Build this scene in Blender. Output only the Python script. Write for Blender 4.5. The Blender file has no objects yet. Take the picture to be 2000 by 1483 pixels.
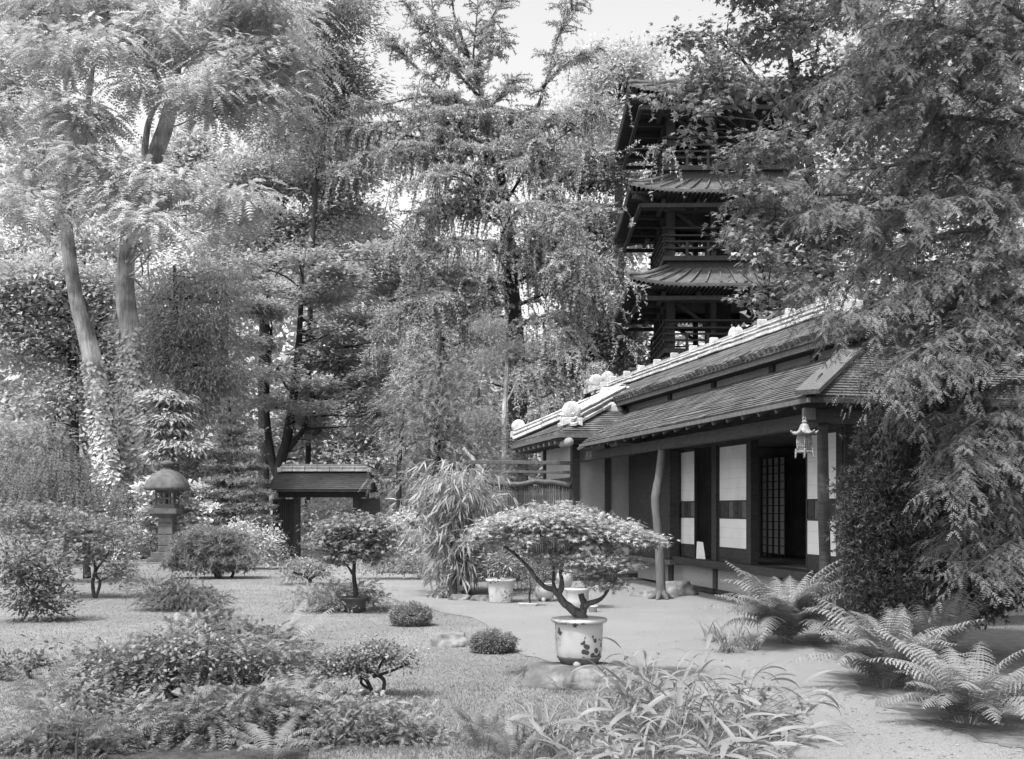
import bpy, bmesh, math, random
import numpy as np
from mathutils import Vector, Matrix, noise

R = math.radians
sc = bpy.context.scene
col = sc.collection
random.seed(7)

# ------------------------------------------------------------------ camera, sky, sun, exposure
F, HZ, EYE = 2080.0, 993.0, 1.4            # focal length and horizon in photo pixels (2000 wide), eye height in metres
cam = bpy.data.cameras.new('camera')
cam.sensor_width = 36.0
cam.lens = 36.0 * F / 2000.0
cam.shift_y = (HZ - 741.5) / 2000.0
cam.clip_end = 2000.0
camo = bpy.data.objects.new('camera', cam)
camo.location = (0, 0, EYE)
camo.rotation_euler = (R(90), 0, 0)
col.objects.link(camo)
sc.camera = camo

SUN = Vector((-0.30, -0.36, 0.885)).normalized()
world = bpy.data.worlds.new('World')
sc.world = world
world.use_nodes = True
nt = world.node_tree
nt.nodes.clear()
sky = nt.nodes.new('ShaderNodeTexSky')
sky.sky_type = 'NISHITA'
sky.sun_disc = False
sky.sun_elevation = math.asin(SUN.z)
sky.sun_rotation = math.atan2(SUN.x, SUN.y) % (2 * math.pi)
sky.air_density = 1.6
sky.dust_density = 4.0
bw = nt.nodes.new('ShaderNodeRGBToBW')      # the plate is black and white
bg = nt.nodes.new('ShaderNodeBackground')
bg.inputs['Strength'].default_value = 0.15
wo = nt.nodes.new('ShaderNodeOutputWorld')
nt.links.new(sky.outputs[0], bw.inputs[0])
nt.links.new(bw.outputs[0], bg.inputs[0])
nt.links.new(bg.outputs[0], wo.inputs[0])
sl = bpy.data.lights.new('sun', 'SUN')
sl.energy = 2.15
sl.angle = R(3.0)
so = bpy.data.objects.new('sun', sl)
so.rotation_euler = SUN.to_track_quat('Z', 'Y').to_euler()
so.location = (0, 0, 60)
col.objects.link(so)
sc.view_settings.view_transform = 'Standard'
sc.view_settings.look = 'None'
sc.view_settings.gamma = 1.0
sc.view_settings.exposure = 1.22
sc.cycles.max_bounces = 6
sc.cycles.diffuse_bounces = 4
sc.cycles.glossy_bounces = 2
sc.cycles.transmission_bounces = 4
sc.cycles.transparent_max_bounces = 4

# ------------------------------------------------------------------ places
def P(px, py, Y):
    return Vector(((px - 1000.0) / F * Y, Y, EYE + (HZ - py) / F * Y))
def G(px, py):
    Y = F * EYE / (py - HZ)
    return Vector(((px - 1000.0) / F * Y, Y, 0.0))
CU, SU = 0.9748, 0.2231
HM = Matrix(((-SU, CU, 0, 0), (CU, SU, 0, 0), (0, 0, 1, 0), (0, 0, 0, 1)))   # house frame: u along the porch, v into the house
def H(u, v, z): return HM @ Vector((u, v, z))
def uf(px, v):
    k = (px - 1000.0) / F
    return v / (k * CU + SU) * (CU - SU * k)
def vf(px, u):
    k = (px - 1000.0) / F
    Y = u / (CU - SU * k)
    return Y * (k * CU + SU)

# ------------------------------------------------------------------ materials (the plate is monochrome, so are the colours)
MATS = {}
def mat(name, val, rough=0.8, var=0.25, scale=6.0, bump=0.0, bscale=30.0, stretch=(1, 1, 1), spec=0.3, dirt=0.0, dscale=1.5):
    m = bpy.data.materials.new(name)
    m.use_nodes = True
    n, l = m.node_tree.nodes, m.node_tree.links
    b = n['Principled BSDF']
    b.inputs['Roughness'].default_value = rough
    b.inputs['Specular IOR Level'].default_value = spec
    tc = n.new('ShaderNodeTexCoord')
    mp = n.new('ShaderNodeMapping')
    mp.inputs['Scale'].default_value = stretch
    l.new(tc.outputs['Object'], mp.inputs['Vector'])
    nz = n.new('ShaderNodeTexNoise')
    nz.inputs['Scale'].default_value = scale
    nz.inputs['Detail'].default_value = 6.0
    nz.inputs['Roughness'].default_value = 0.65
    l.new(mp.outputs[0], nz.inputs['Vector'])
    mr = n.new('ShaderNodeMapRange')
    mr.inputs['From Min'].default_value = 0.25
    mr.inputs['From Max'].default_value = 0.75
    mr.inputs['To Min'].default_value = val * (1 - var)
    mr.inputs['To Max'].default_value = val * (1 + var)
    l.new(nz.outputs['Fac'], mr.inputs['Value'])
    out = mr.outputs[0]
    if dirt > 0:
        n2 = n.new('ShaderNodeTexNoise')
        n2.inputs['Scale'].default_value = dscale
        n2.inputs['Detail'].default_value = 5.0
        l.new(tc.outputs['Object'], n2.inputs['Vector'])
        m2 = n.new('ShaderNodeMapRange')
        m2.inputs['From Min'].default_value = 0.42
        m2.inputs['From Max'].default_value = 0.62
        m2.inputs['To Min'].default_value = 1.0 - dirt
        m2.inputs['To Max'].default_value = 1.0
        l.new(n2.outputs['Fac'], m2.inputs['Value'])
        mu = n.new('ShaderNodeMath')
        mu.operation = 'MULTIPLY'
        l.new(out, mu.inputs[0]); l.new(m2.outputs[0], mu.inputs[1])
        out = mu.outputs[0]
    l.new(out, b.inputs['Base Color'])
    if bump > 0:
        n3 = n.new('ShaderNodeTexNoise')
        n3.inputs['Scale'].default_value = bscale
        n3.inputs['Detail'].default_value = 5.0
        l.new(mp.outputs[0], n3.inputs['Vector'])
        bp = n.new('ShaderNodeBump')
        bp.inputs['Strength'].default_value = bump
        bp.inputs['Distance'].default_value = 0.07 if 'bark' in name else 0.02
        l.new(n3.outputs['Fac'], bp.inputs['Height'])
        l.new(bp.outputs[0], b.inputs['Normal'])
    MATS[name] = m
    return m

def leafmat(name, val, trans=0.35, rough=0.5, spec=0.35):
    m = bpy.data.materials.new(name)
    m.use_nodes = True
    n, l = m.node_tree.nodes, m.node_tree.links
    b = n['Principled BSDF']
    b.inputs['Roughness'].default_value = rough
    b.inputs['Specular IOR Level'].default_value = spec
    at = n.new('ShaderNodeAttribute')
    at.attribute_name = 'shade'
    mu = n.new('ShaderNodeMath'); mu.operation = 'MULTIPLY'
    mu.inputs[1].default_value = val
    l.new(at.outputs['Fac'], mu.inputs[0])
    l.new(mu.outputs[0], b.inputs['Base Color'])
    tr = n.new('ShaderNodeBsdfTranslucent')
    l.new(mu.outputs[0], tr.inputs['Color'])
    mx = n.new('ShaderNodeMixShader')
    mx.inputs[0].default_value = trans
    l.new(b.outputs[0], mx.inputs[1]); l.new(tr.outputs[0], mx.inputs[2])
    l.new(mx.outputs[0], n['Material Output'].inputs['Surface'])
    MATS[name] = m
    return m

mat('shadowsoil', 0.05, 0.95, 0.6, 9, 0.8, 40)  # bed soil, darkened to carry the shade of the hollow under the conifers
mat('soil', 0.13, 0.95, 0.45, 9, 0.6, 40)
mat('lawn', 0.19, 0.95, 0.18, 3.0, 0.6, 60, dirt=0.18, dscale=0.6)
mat('sand', 0.225, 0.95, 0.16, 40, 0.6, 160, dirt=0.10, dscale=0.9)
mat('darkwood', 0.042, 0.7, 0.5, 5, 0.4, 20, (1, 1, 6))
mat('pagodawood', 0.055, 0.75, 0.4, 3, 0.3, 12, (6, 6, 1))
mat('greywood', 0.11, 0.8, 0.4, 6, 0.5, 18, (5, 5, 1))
mat('roofstrip', 0.13, 0.8, 0.55, 4, 0.5, 20, dirt=0.45, dscale=3.0)
mat('shingle', 0.10, 0.9, 0.6, 9, 1.0, 26, dirt=0.35, dscale=2.0)
mat('pagodaroof', 0.12, 0.7, 0.35, 5, 0.4, 16, dirt=0.3)
mat('mortar', 0.55, 0.85, 0.22, 8, 0.5, 24, dirt=0.25, dscale=4)
mat('ridgegrey', 0.22, 0.85, 0.35, 8, 0.4, 20)
mat('plaster', 0.30, 0.95, 0.12, 12, 0.25, 90, dirt=0.18, dscale=0.9)
mat('plinth', 0.30, 0.95, 0.25, 30, 0.5, 120)
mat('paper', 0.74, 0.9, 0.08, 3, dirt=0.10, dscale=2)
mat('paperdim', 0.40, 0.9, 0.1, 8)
mat('stone', 0.24, 0.9, 0.35, 7, 0.8, 22, dirt=0.4, dscale=5)
mat('rock', 0.20, 0.92, 0.45, 6, 1.0, 14, dirt=0.5, dscale=4)
mat('lanternstone', 0.125, 0.9, 0.3, 9, 0.5, 30, dirt=0.25, dscale=4)
mat('bark', 0.10, 0.9, 0.5, 5, 1.0, 12, (3, 3, 0.5))
mat('palebark', 0.58, 0.9, 0.5, 3, 1.0, 7, (5, 5, 0.6), dirt=0.6, dscale=1.3)
mat('darkbark', 0.045, 0.9, 0.5, 6, 1.0, 14, (3, 3, 0.6))
mat('cane', 0.22, 0.6, 0.3, 6)
mat('ceramic', 0.46, 0.25, 0.06, 8, spec=0.5)
mat('darkpot', 0.05, 0.6, 0.4, 6, 0.3, 20)
mat('metal', 0.22, 0.42, 0.45, 18, 0.4, 40, spec=0.6)
mat('potsoil', 0.05, 0.95, 0.6, 30, 1.0, 60)
mat('interior', 0.22, 0.9, 0.3, 4)

def screenlines(m):
    n, l = m.node_tree.nodes, m.node_tree.links
    b = n['Principled BSDF']; src = b.inputs['Base Color'].links[0].from_socket
    tc = n.new('ShaderNodeTexCoord'); sx_ = n.new('ShaderNodeSeparateXYZ')
    l.new(tc.outputs['Object'], sx_.inputs[0])
    d = n.new('ShaderNodeMath'); d.operation = 'DIVIDE'; d.inputs[1].default_value = .155; l.new(sx_.outputs['Z'], d.inputs[0])
    f = n.new('ShaderNodeMath'); f.operation = 'FRACT'; l.new(d.outputs[0], f.inputs[0])
    c = n.new('ShaderNodeMath'); c.operation = 'LESS_THAN'; c.inputs[1].default_value = .09; l.new(f.outputs[0], c.inputs[0])
    g = n.new('ShaderNodeMath'); g.operation = 'MULTIPLY_ADD'; g.inputs[1].default_value = -.10; g.inputs[2].default_value = 1.0; l.new(c.outputs[0], g.inputs[0])
    k = n.new('ShaderNodeMath'); k.operation = 'MULTIPLY'; l.new(src, k.inputs[0]); l.new(g.outputs[0], k.inputs[1])
    l.new(k.outputs[0], b.inputs['Base Color'])
def potmat(name, base, ink, scale, thr):
    m = mat(name, base, 0.28, 0.08, 6, spec=0.5)
    n, l = m.node_tree.nodes, m.node_tree.links
    b = n['Principled BSDF']
    src = b.inputs['Base Color'].links[0].from_socket
    tc = n.new('ShaderNodeTexCoord')
    vo = n.new('ShaderNodeTexVoronoi'); vo.inputs['Scale'].default_value = scale
    l.new(tc.outputs['Object'], vo.inputs['Vector'])
    nz = n.new('ShaderNodeTexNoise'); nz.inputs['Scale'].default_value = scale * 0.22
    l.new(tc.outputs['Object'], nz.inputs['Vector'])
    a = n.new('ShaderNodeMath'); a.operation = 'LESS_THAN'; a.inputs[1].default_value = 0.46
    l.new(vo.outputs['Distance'], a.inputs[0])
    c = n.new('ShaderNodeMath'); c.operation = 'GREATER_THAN'; c.inputs[1].default_value = thr
    l.new(nz.outputs['Fac'], c.inputs[0])
    d = n.new('ShaderNodeMath'); d.operation = 'MULTIPLY'
    l.new(a.outputs[0], d.inputs[0]); l.new(c.outputs[0], d.inputs[1])
    mx = n.new('ShaderNodeMix'); mx.data_type = 'RGBA'
    l.new(d.outputs[0], mx.inputs['Factor'])
    l.new(src, mx.inputs['A'])
    mx.inputs['B'].default_value = (ink, ink, ink, 1)
    l.new(mx.outputs['Result'], b.inputs['Base Color'])
screenlines(MATS['paper'])
mat('card', .72, .9, .05)
potmat('printedpot', 0.42, 0.055, 21, 0.475)
potmat('paintedpot', 0.46, 0.16, 26, 0.58)

leafmat('leaf_locust', 0.500, 0.40, 0.6, 0.15)
leafmat('leaf_bright', 0.440, 0.38)
leafmat('leaf_pale', 0.520, 0.40)
leafmat('leaf_mid', 0.290, 0.35)
leafmat('leaf_dark', 0.170, 0.25)
leafmat('leaf_cedar', 0.440, 0.25)
leafmat('leaf_hemlock', 0.145, 0.25)
leafmat('leaf_rmaple', 0.260, 0.38)
leafmat('leaf_yew', 0.100, 0.15)
leafmat('leaf_maple', 0.420, 0.40)
leafmat('leaf_fern', 0.25, 0.38)
leafmat('leaf_sasa', 0.240, 0.35)
leafmat('leaf_ivy', 0.620, 0.2)
leafmat('leaf_grass', 0.225, 0.35)
leafmat('petal', 0.80, 0.3)
leafmat('gravel', 0.22, 0.0, 0.9, 0.1)
leafmat('leaf_bamboo', 0.34, 0.35)
leafmat('leaf_near', 0.26, 0.33)
leafmat('leaf_needle', 0.20, 0.25)
leafmat('leaf_shrub', 0.250, 0.3)

# ------------------------------------------------------------------ building helpers
WL = {}
def wloc(o):
    return WL[o.name] if o is not None else Vector((0, 0, 0))
def thing(name, label, cat, loc, group=None):
    o = bpy.data.objects.new(name, None)
    col.objects.link(o)
    o.empty_display_size = 0.2
    o.location = loc
    WL[o.name] = Vector(loc)
    o['label'] = label
    o['category'] = cat
    if group: o['group'] = group
    return o
def tag(o, label, cat, group=None):
    o['label'] = label; o['category'] = cat
    if group: o['group'] = group
    return o
def link(o, parent, base):
    col.objects.link(o)
    if parent is not None:
        o.parent = parent
    WL[o.name] = base
    return o
def inst(name, me, M, parent):
    o = bpy.data.objects.new(name, me)
    link(o, parent, wloc(parent))
    o.matrix_local = Matrix.Translation(-wloc(parent)) @ M
    return o

def catmull(pts, rad, sub=5):
    pts = [Vector(p) for p in pts]
    if len(pts) < 3:
        n = max(2, sub)
        return ([pts[0].lerp(pts[-1], i / n) for i in range(n + 1)], [rad[0] + (rad[-1] - rad[0]) * i / n for i in range(n + 1)])
    op, orr = [], []
    for i in range(len(pts) - 1):
        p0, p1, p2 = pts[max(i - 1, 0)], pts[i], pts[i + 1]
        p3 = pts[min(i + 2, len(pts) - 1)]
        for k in range(sub):
            t = k / sub
            op.append(0.5 * ((2 * p1) + (p2 - p0) * t + (2 * p0 - 5 * p1 + 4 * p2 - p3) * t * t + (3 * p1 - p0 - 3 * p2 + p3) * t ** 3))
            orr.append(rad[i] + (rad[i + 1] - rad[i]) * t)
    op.append(pts[-1]); orr.append(rad[-1])
    return op, orr

class MB:
    def __init__(self, M=None):
        self.v, self.f, self.M = [], [], M
    def add(self, vs, fs):
        b = len(self.v)
        if self.M is not None:
            vs = [self.M @ Vector(p) for p in vs]
        self.v += [tuple(p) for p in vs]
        self.f += [tuple(i + b for i in f) for f in fs]
        return self
    def hexa(self, p):       # bottom four then top four
        return self.add(p, [(0, 3, 2, 1), (4, 5, 6, 7), (0, 1, 5, 4), (1, 2, 6, 5), (2, 3, 7, 6), (3, 0, 4, 7)])
    def box(self, lo, hi):
        (a, b, c), (d, e, f) = lo, hi
        return self.hexa([(a, b, c), (d, b, c), (d, e, c), (a, e, c), (a, b, f), (d, b, f), (d, e, f), (a, e, f)])
    def slab(self, q, t):    # four corners, thickness downwards
        q = [Vector(p) for p in q]
        dn = Vector((0, 0, -t))
        return self.hexa([p + dn for p in q] + q)
    def bar(self, p0, p1, w, h, up=(0, 0, 1)):
        p0, p1 = Vector(p0), Vector(p1)
        d = (p1 - p0).normalized()
        s = d.cross(Vector(up))
        if s.length < 1e-4: s = Vector((1, 0, 0))
        s.normalize()
        n = s.cross(d) * (h / 2)
        s = s * (w / 2)
        return self.hexa([p0 - s - n, p1 - s - n, p1 + s - n, p0 + s - n, p0 - s + n, p1 - s + n, p1 + s + n, p0 + s + n])
    def tube(self, pts, rad, n=8, wob=0.0, sub=4, seed=0, flat=None):
        pp, rr = catmull(pts, rad, sub)
        vs, fs = [], []
        x = None
        for i, p in enumerate(pp):
            d = (pp[min(i + 1, len(pp) - 1)] - pp[max(i - 1, 0)])
            d = d.normalized() if d.length > 1e-9 else Vector((0, 0, 1))
            if x is None:
                x = d.orthogonal().normalized()
            x = (x - d * x.dot(d))
            x = x.normalized() if x.length > 1e-6 else d.orthogonal().normalized()
            y = d.cross(x)
            for k in range(n):
                a = 2 * math.pi * k / n
                r = rr[i]
                if wob:
                    r *= 1 + wob * noise.noise(Vector((p.x * 1.3 + math.cos(a) * 1.5 + seed, p.y * 1.3 + math.sin(a) * 1.5, p.z * 0.9 / max(rr[0], .05) * .25)))
                    r *= 1 + wob * .45 * noise.noise(Vector((math.cos(a) * 4.2 + seed, math.sin(a) * 4.2, i * .45)))
                vs.append(p + x * (math.cos(a) * r) + y * (math.sin(a) * r))
        m = len(pp)
        for i in range(m - 1):
            for k in range(n):
                fs.append((i * n + k, i * n + (k + 1) % n, (i + 1) * n + (k + 1) % n, (i + 1) * n + k))
        fs.append(tuple(range(n - 1, -1, -1)))
        fs.append(tuple((m - 1) * n + k for k in range(n)))
        return self.add(vs, fs)
    def lathe(self, prof, c, n=32, rot=0.0, sq=None):
        c = Vector(c)
        vs, fs = [], []
        for (r, z) in prof:
            for k in range(n):
                a = 2 * math.pi * k / n + rot
                rr = r
                if sq:       # rounded square section
                    rr = r / (abs(math.cos(a - rot)) ** sq + abs(math.sin(a - rot)) ** sq) ** (1.0 / sq)
                vs.append((c.x + math.cos(a) * rr, c.y + math.sin(a) * rr, c.z + z))
        m = len(prof)
        for i in range(m - 1):
            for k in range(n):
                fs.append((i * n + k, i * n + (k + 1) % n, (i + 1) * n + (k + 1) % n, (i + 1) * n + k))
        fs.append(tuple(range(n - 1, -1, -1)))
        fs.append(tuple((m - 1) * n + k for k in range(n)))
        return self.add(vs, fs)
    def build(self, name, m, parent=None, smooth=False, kind=None, bevel=0.0, origin=None):
        base = wloc(parent) if parent is not None else Vector(origin or (0, 0, 0))
        me = bpy.data.meshes.new(name)
        me.from_pydata([(p[0] - base.x, p[1] - base.y, p[2] - base.z) for p in self.v], [], self.f)
        bm = bmesh.new(); bm.from_mesh(me)
        bmesh.ops.recalc_face_normals(bm, faces=bm.faces)
        if bevel > 0:
            bmesh.ops.bevel(bm, geom=list(bm.edges), offset=bevel, segments=1, affect='EDGES')
        bm.to_mesh(me); bm.free()
        if smooth:
            me.polygons.foreach_set('use_smooth', [True] * len(me.polygons))
        me.materials.append(MATS[m])
        o = bpy.data.objects.new(name, me)
        link(o, parent, base)
        if parent is None: o.location = base
        if kind: o['kind'] = kind
        return o

def meshquads(name, Q, shade, m, parent=None, base=None):
    base = wloc(parent) if parent is not None else (base or Vector((0, 0, 0)))
    n, k = Q.shape[0], Q.shape[1]
    co = (Q.reshape(-1, 3) - np.array(base)[None, :]).astype(np.float32)
    me = bpy.data.meshes.new(name)
    me.vertices.add(n * k)
    me.vertices.foreach_set('co', co.ravel())
    me.loops.add(n * k)
    me.loops.foreach_set('vertex_index', np.arange(n * k, dtype=np.int32))
    me.polygons.add(n)
    me.polygons.foreach_set('loop_start', np.arange(0, n * k, k, dtype=np.int32))
    at = me.attributes.new('shade', 'FLOAT', 'FACE')
    at.data.foreach_set('value', shade.astype(np.float32))
    me.materials.append(MATS[m])
    me.update(calc_edges=True)
    o = bpy.data.objects.new(name, me)
    link(o, parent, Vector(base))
    if parent is None: o.location = base
    return o

# ------------------------------------------------------------------ foliage
def unit(a):
    return a / np.maximum(np.linalg.norm(a, axis=-1, keepdims=True), 1e-9)
def kite(Pn, D, N, L, W):
    S = unit(np.cross(D, N))
    L = np.broadcast_to(np.asarray(L, float).reshape(-1, 1), (len(Pn), 1)); W = np.broadcast_to(np.asarray(W, float).reshape(-1, 1), (len(Pn), 1))
    m = Pn + D * (0.42 * L)
    return np.stack([Pn, m + S * (W / 2), Pn + D * L, m - S * (W / 2)], 1)
def needle(Pn, D, N, L, W):
    S = unit(np.cross(D, N))
    L = np.broadcast_to(np.asarray(L, float).reshape(-1, 1), (len(Pn), 1)); W = np.broadcast_to(np.asarray(W, float).reshape(-1, 1), (len(Pn), 1))
    return np.stack([Pn + S * (W / 2), Pn + D * L, Pn - S * (W / 2)], 1)
def leaf_geo(style, A, D, N, L, W, rng, pairs=7, ang=55, ll=None, droop=0.3, tri=False):
    """A anchors, D directions, N normals -> quads and the anchor index of each quad"""
    n = len(A)
    idx = np.arange(n)
    kf = needle if tri else kite
    if style == 'leaf':
        s = rng.uniform(0.65, 1.3, n)
        return kf(A, D, N, L * s, W * s), idx
    if style == 'star':
        S = unit(np.cross(D, N))
        qs, ii = [], []
        s = rng.uniform(0.7, 1.25, n)
        for a, k in ((-105, .55), (-52, .85), (0, 1.0), (52, .85), (105, .55)):
            d = unit(D * math.cos(R(a)) + S * math.sin(R(a)) + N * rng.normal(0, .12, (n, 1)))
            qs.append(kf(A, d, N, L * k * s, W * s)); ii.append(idx)
        return np.concatenate(qs), np.concatenate(ii)
    if style == 'tuft':
        qs, ii = [], []
        for k in range(pairs):
            d = unit(D + rng.normal(0, 0.75, (n, 3)))
            nn = unit(rng.normal(0, 1, (n, 3)))
            qs.append(kf(A, d, nn, L * rng.uniform(.7, 1.2, n), W)); ii.append(idx)
        return np.concatenate(qs), np.concatenate(ii)
    if style == 'pinnate':
        S = unit(np.cross(D, N))
        qs, ii = [], []
        s = rng.uniform(0.65, 1.25, (n, 1))
        ll = ll or L
        for j in range(pairs):
            t = (j + 0.6) / pairs
            pos = A + D * (ll * t * s) + np.array([0, 0, -1.0]) * (droop * ll * t * t) * s
            dd = unit(D + np.array([0, 0, -1.0]) * (2 * droop * t))
            taper = 1.05 - 0.55 * abs(2 * t - 0.8) ** 1.5
            for sg in (-1, 1):
                d = unit(dd * math.cos(R(ang)) + S * (sg * math.sin(R(ang))) + rng.normal(0, .10, (n, 3)))
                nn = unit(N + rng.normal(0, .25, (n, 3)))
                qs.append(kf(pos, d, nn, L * taper * s[:, 0], W)); ii.append(idx)
        return np.concatenate(qs), np.concatenate(ii)

def ell3(e):
    px, py, Y, rx, ry = e[:5]
    c = np.array(P(px, py, Y))
    k = Y / F
    d = e[5] if len(e) > 5 else rx * k * 0.8
    return c, np.array([rx * k, d, ry * k])

def crown(ells, n, rng, clump=0.35, flat=0.5, per=40, droop=0.25, up=1.0, shell=0.45, wild=0.6, outw=0.8):
    """anchors spread in clumps through a set of ellipsoids"""
    es = [ell3(e) for e in ells]
    wt = np.array([(r[0] * r[2]) ** 0.9 * (0.5 + r[1]) for c, r in es]); wt /= wt.sum()
    nc = max(4, int(n / per))
    which = rng.choice(len(es), nc, p=wt)
    u = unit(rng.normal(0, 1, (nc, 3)))
    rad = rng.uniform(0, 1, (nc, 1)) ** shell
    C = np.array([es[w][0] for w in which]); RR = np.array([es[w][1] for w in which])
    cc = C + u * rad * RR
    k = rng.integers(0, nc, n)
    g = rng.normal(0, 1, (n, 3)) * np.array([clump, clump, clump * flat])
    A = cc[k] + g
    A[:, 2] = np.maximum(A[:, 2], 0.02)
    out = unit(A - C[k] + np.array([0, 0, 0.2]) * RR[k])
    hor = g.copy(); hor[:, 2] = 0
    D = unit(out * outw + unit(hor) * 0.6 + rng.normal(0, wild, (n, 3)) + np.array([0, 0, -droop]))
    N0 = unit(np.array([0, 0, up]) + out * 0.35 + rng.normal(0, 0.45, (n, 3)))
    N = unit(N0 - D * np.sum(N0 * D, 1, keepdims=True))
    cs = rng.uniform(0.8, 1.2, nc)
    sh = cs[k] * rng.uniform(0.82, 1.18, n)
    return A, D, N, sh, cc, es

def limbs(mb, trunks, es, cc, rng, ntw=40, r0=0.5, tw=0.02, n=5):
    """a limb from the trunk to each mass of leaves, twigs out to some clumps"""
    pts, rads = [], []
    for pth, rr in trunks:
        pp, r2 = catmull(pth, rr, 5)
        pts += pp; rads += r2
    T = np.array([tuple(p) for p in pts]); TR = np.array(rads)
    tips = []
    for c, r in es:
        w = np.linalg.norm((T - c) * np.array([1, 1, 1.0]), axis=1) + np.where(T[:, 2] > c[2], 1.5, 0) * 1.0
        j = int(np.argmin(w))
        a = T[j]; rad = min(TR[j] * r0, 0.02 + TR[j] * .28)
        if a[2] > c[2] + .6 * r[2] + .3: rad *= .45
        tips.append((c, rad))
        if np.linalg.norm(c - a) < 0.15: continue
        m1 = a + (c - a) * 0.35 + rng.normal(0, .06, 3) * np.linalg.norm(c - a)
        m2 = a + (c - a) * 0.7 + rng.normal(0, .06, 3) * np.linalg.norm(c - a)
        mb.tube([a, m1, m2, c], [rad, rad * .75, rad * .5, rad * .3], n, 0.1, 3)
    for i in rng.choice(len(cc), min(ntw, len(cc)), replace=False):
        d = [np.linalg.norm(cc[i] - c) for c, _ in tips]
        c, rad = tips[int(np.argmin(d))]
        if d[int(np.argmin(d))] < 0.1: continue
        m = (c + cc[i]) / 2 + rng.normal(0, .08, 3) * min(d)
        t = min(tw, max(rad * .35, 0.003))
        mb.tube([c, m, cc[i]], [t, t * .7, t * .35], 4, 0, 3)

SEED = [100]
def broken(ells, rng, k=4, spread=.62, size=.5):
    out = []
    for e in ells:
        for j in range(k):
            r_ = size * rng.uniform(.7, 1.3)
            out.append((e[0] + rng.uniform(-1, 1) * e[3] * spread, e[1] + rng.uniform(-1, 1) * e[4] * spread, e[2] + rng.uniform(-1, 1) * e[3] * e[2] / F * .4, e[3] * r_, e[4] * r_ * rng.uniform(.7, 1.1)))
    return out
def plant(name, label, cat, base, trunks, ells, n, leafm, barkm='bark', group=None, L=0.1, W=0.06, style='leaf', pairs=7, ang=55, ll=None,
          clump=0.35, flat=0.5, per=40, droop=0.25, up=1.0, shell=0.45, wild=0.6, outw=0.8, ntw=40, tw=0.02, tn=8, names=('trunk', 'crown'), ldroop=0.3, wob=.15, root=None, r0=.5, tri=None, split=0):
    SEED[0] += 1
    rng = np.random.default_rng(SEED[0])
    o = root or thing(name, label, cat, base, group)
    if split: ells = broken(ells, rng, split)
    A, D, N, sh, cc, es = crown(ells, n, rng, clump, flat, per, droop, up, shell, wild, outw)
    mb = MB()
    for pth, rr in trunks:
        mb.tube(pth, rr, tn, wob, 6, SEED[0])
    limbs(mb, trunks, es, cc, rng, ntw, r0, tw)
    mb.build(names[0], barkm, o, True)
    Q, ii = leaf_geo(style, A, D, N, L, W, rng, pairs, ang, ll, ldroop, style in ('tuft', 'pinnate') if tri is None else tri)
    meshquads(names[1], Q, sh[ii] * rng.uniform(.93, 1.07, len(ii)), leafm, o)
    return o
def vert(px, py0, Y, h, r=0.1, lean=0.0):
    b = P(px, py0, Y); b.z = 0
    return [([b, b + Vector((lean * .4, 0, h * .5)), b + Vector((lean, 0, h))], [r, r * .8, r * .5])]
def Tk(Y, pts, k=None):
    """trunk path from pixels: (px, py, half width px)"""
    return ([P(a, b, Y) for a, b, _ in pts], [c * Y / F for _, _, c in pts])

# ================================================================== the ground
def inpoly(x, y, poly):
    c = np.zeros(len(x), bool)
    j = len(poly) - 1
    for i in range(len(poly)):
        xi, yi = poly[i]; xj, yj = poly[j]
        c ^= ((yi > y) != (yj > y)) & (x < (xj - xi) * (y - yi) / (yj - yi + 1e-12) + xi)
        j = i
    return c
gm = MB()
gm.add([(-400, -60, 0), (400, -60, 0), (400, 700, 0), (-400, 700, 0)], [(0, 1, 2, 3)])
go = gm.build('ground', 'lawn'); go['kind'] = 'structure'

path_px = [(640, 1101), (700, 1109), (800, 1124), (856, 1141), (872, 1166), (930, 1174), (990, 1160), (1060, 1148), (1130, 1136), (1250, 1132), (1366, 1156), (1500, 1182), (1560, 1215),
           (1600, 1262), (1660, 1300), (1700, 1345), (1790, 1392), (1880, 1425), (1990, 1452), (2010, 1483), (2040, 1640), (1480, 1640), (1520, 1500), (1440, 1440), (1330, 1380), (1210, 1325), (1090, 1300), (1015, 1276), (985, 1240),
           (930, 1210), (860, 1196), (800, 1182), (740, 1160), (690, 1140), (640, 1124), (598, 1114)]
ppoly = []
for (a, b), (c, d) in zip(path_px, path_px[1:] + path_px[:1]):
    for k in range(5):
        g = G(a + (c - a) * k / 5, b + (d - b) * k / 5)
        j = noise.noise(g * 2.3) * 0.05 + noise.noise(g * 9) * 0.02
        ppoly.append((g.x + j, g.y + j * 1.3))
pm = MB()
pm.add([(x, y, 0.005) for x, y in ppoly], [tuple(range(len(ppoly)))])
po = pm.build('sand_path', 'sand'); po['kind'] = 'structure'
sp = MB()
soil_px = [(1505, 1178), (1640, 1205), (2700, 1290), (2900, 1483), (1980, 1462), (1870, 1436), (1780, 1404), (1690, 1356), (1650, 1306), (1590, 1268), (1550, 1220)]
spts = []
for (a, b), (c, d) in zip(soil_px, soil_px[1:] + soil_px[:1]):
    for k in range(14):
        g = G(a + (c - a) * k / 14, b + (d - b) * k / 14)
        j = noise.noise(g * 3.1) * .10 + noise.noise(g * 11) * .05 + noise.noise(g * 31) * .02
        spts.append((g.x + j, g.y + j * .6, .009))
sp.add(spts, [tuple(range(len(spts)))])
so_ = sp.build('planting_bed', 'soil'); so_['kind'] = 'structure'
lb_px = [(170, 1370), (230, 1330), (340, 1310), (480, 1310), (570, 1350), (610, 1420), (580, 1600), (160, 1600), (150, 1420)]
lb = MB()
lb.add([tuple(G(a, b) + Vector((0, 0, 0.007))) for a, b in lb_px], [tuple(range(len(lb_px)))])
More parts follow.
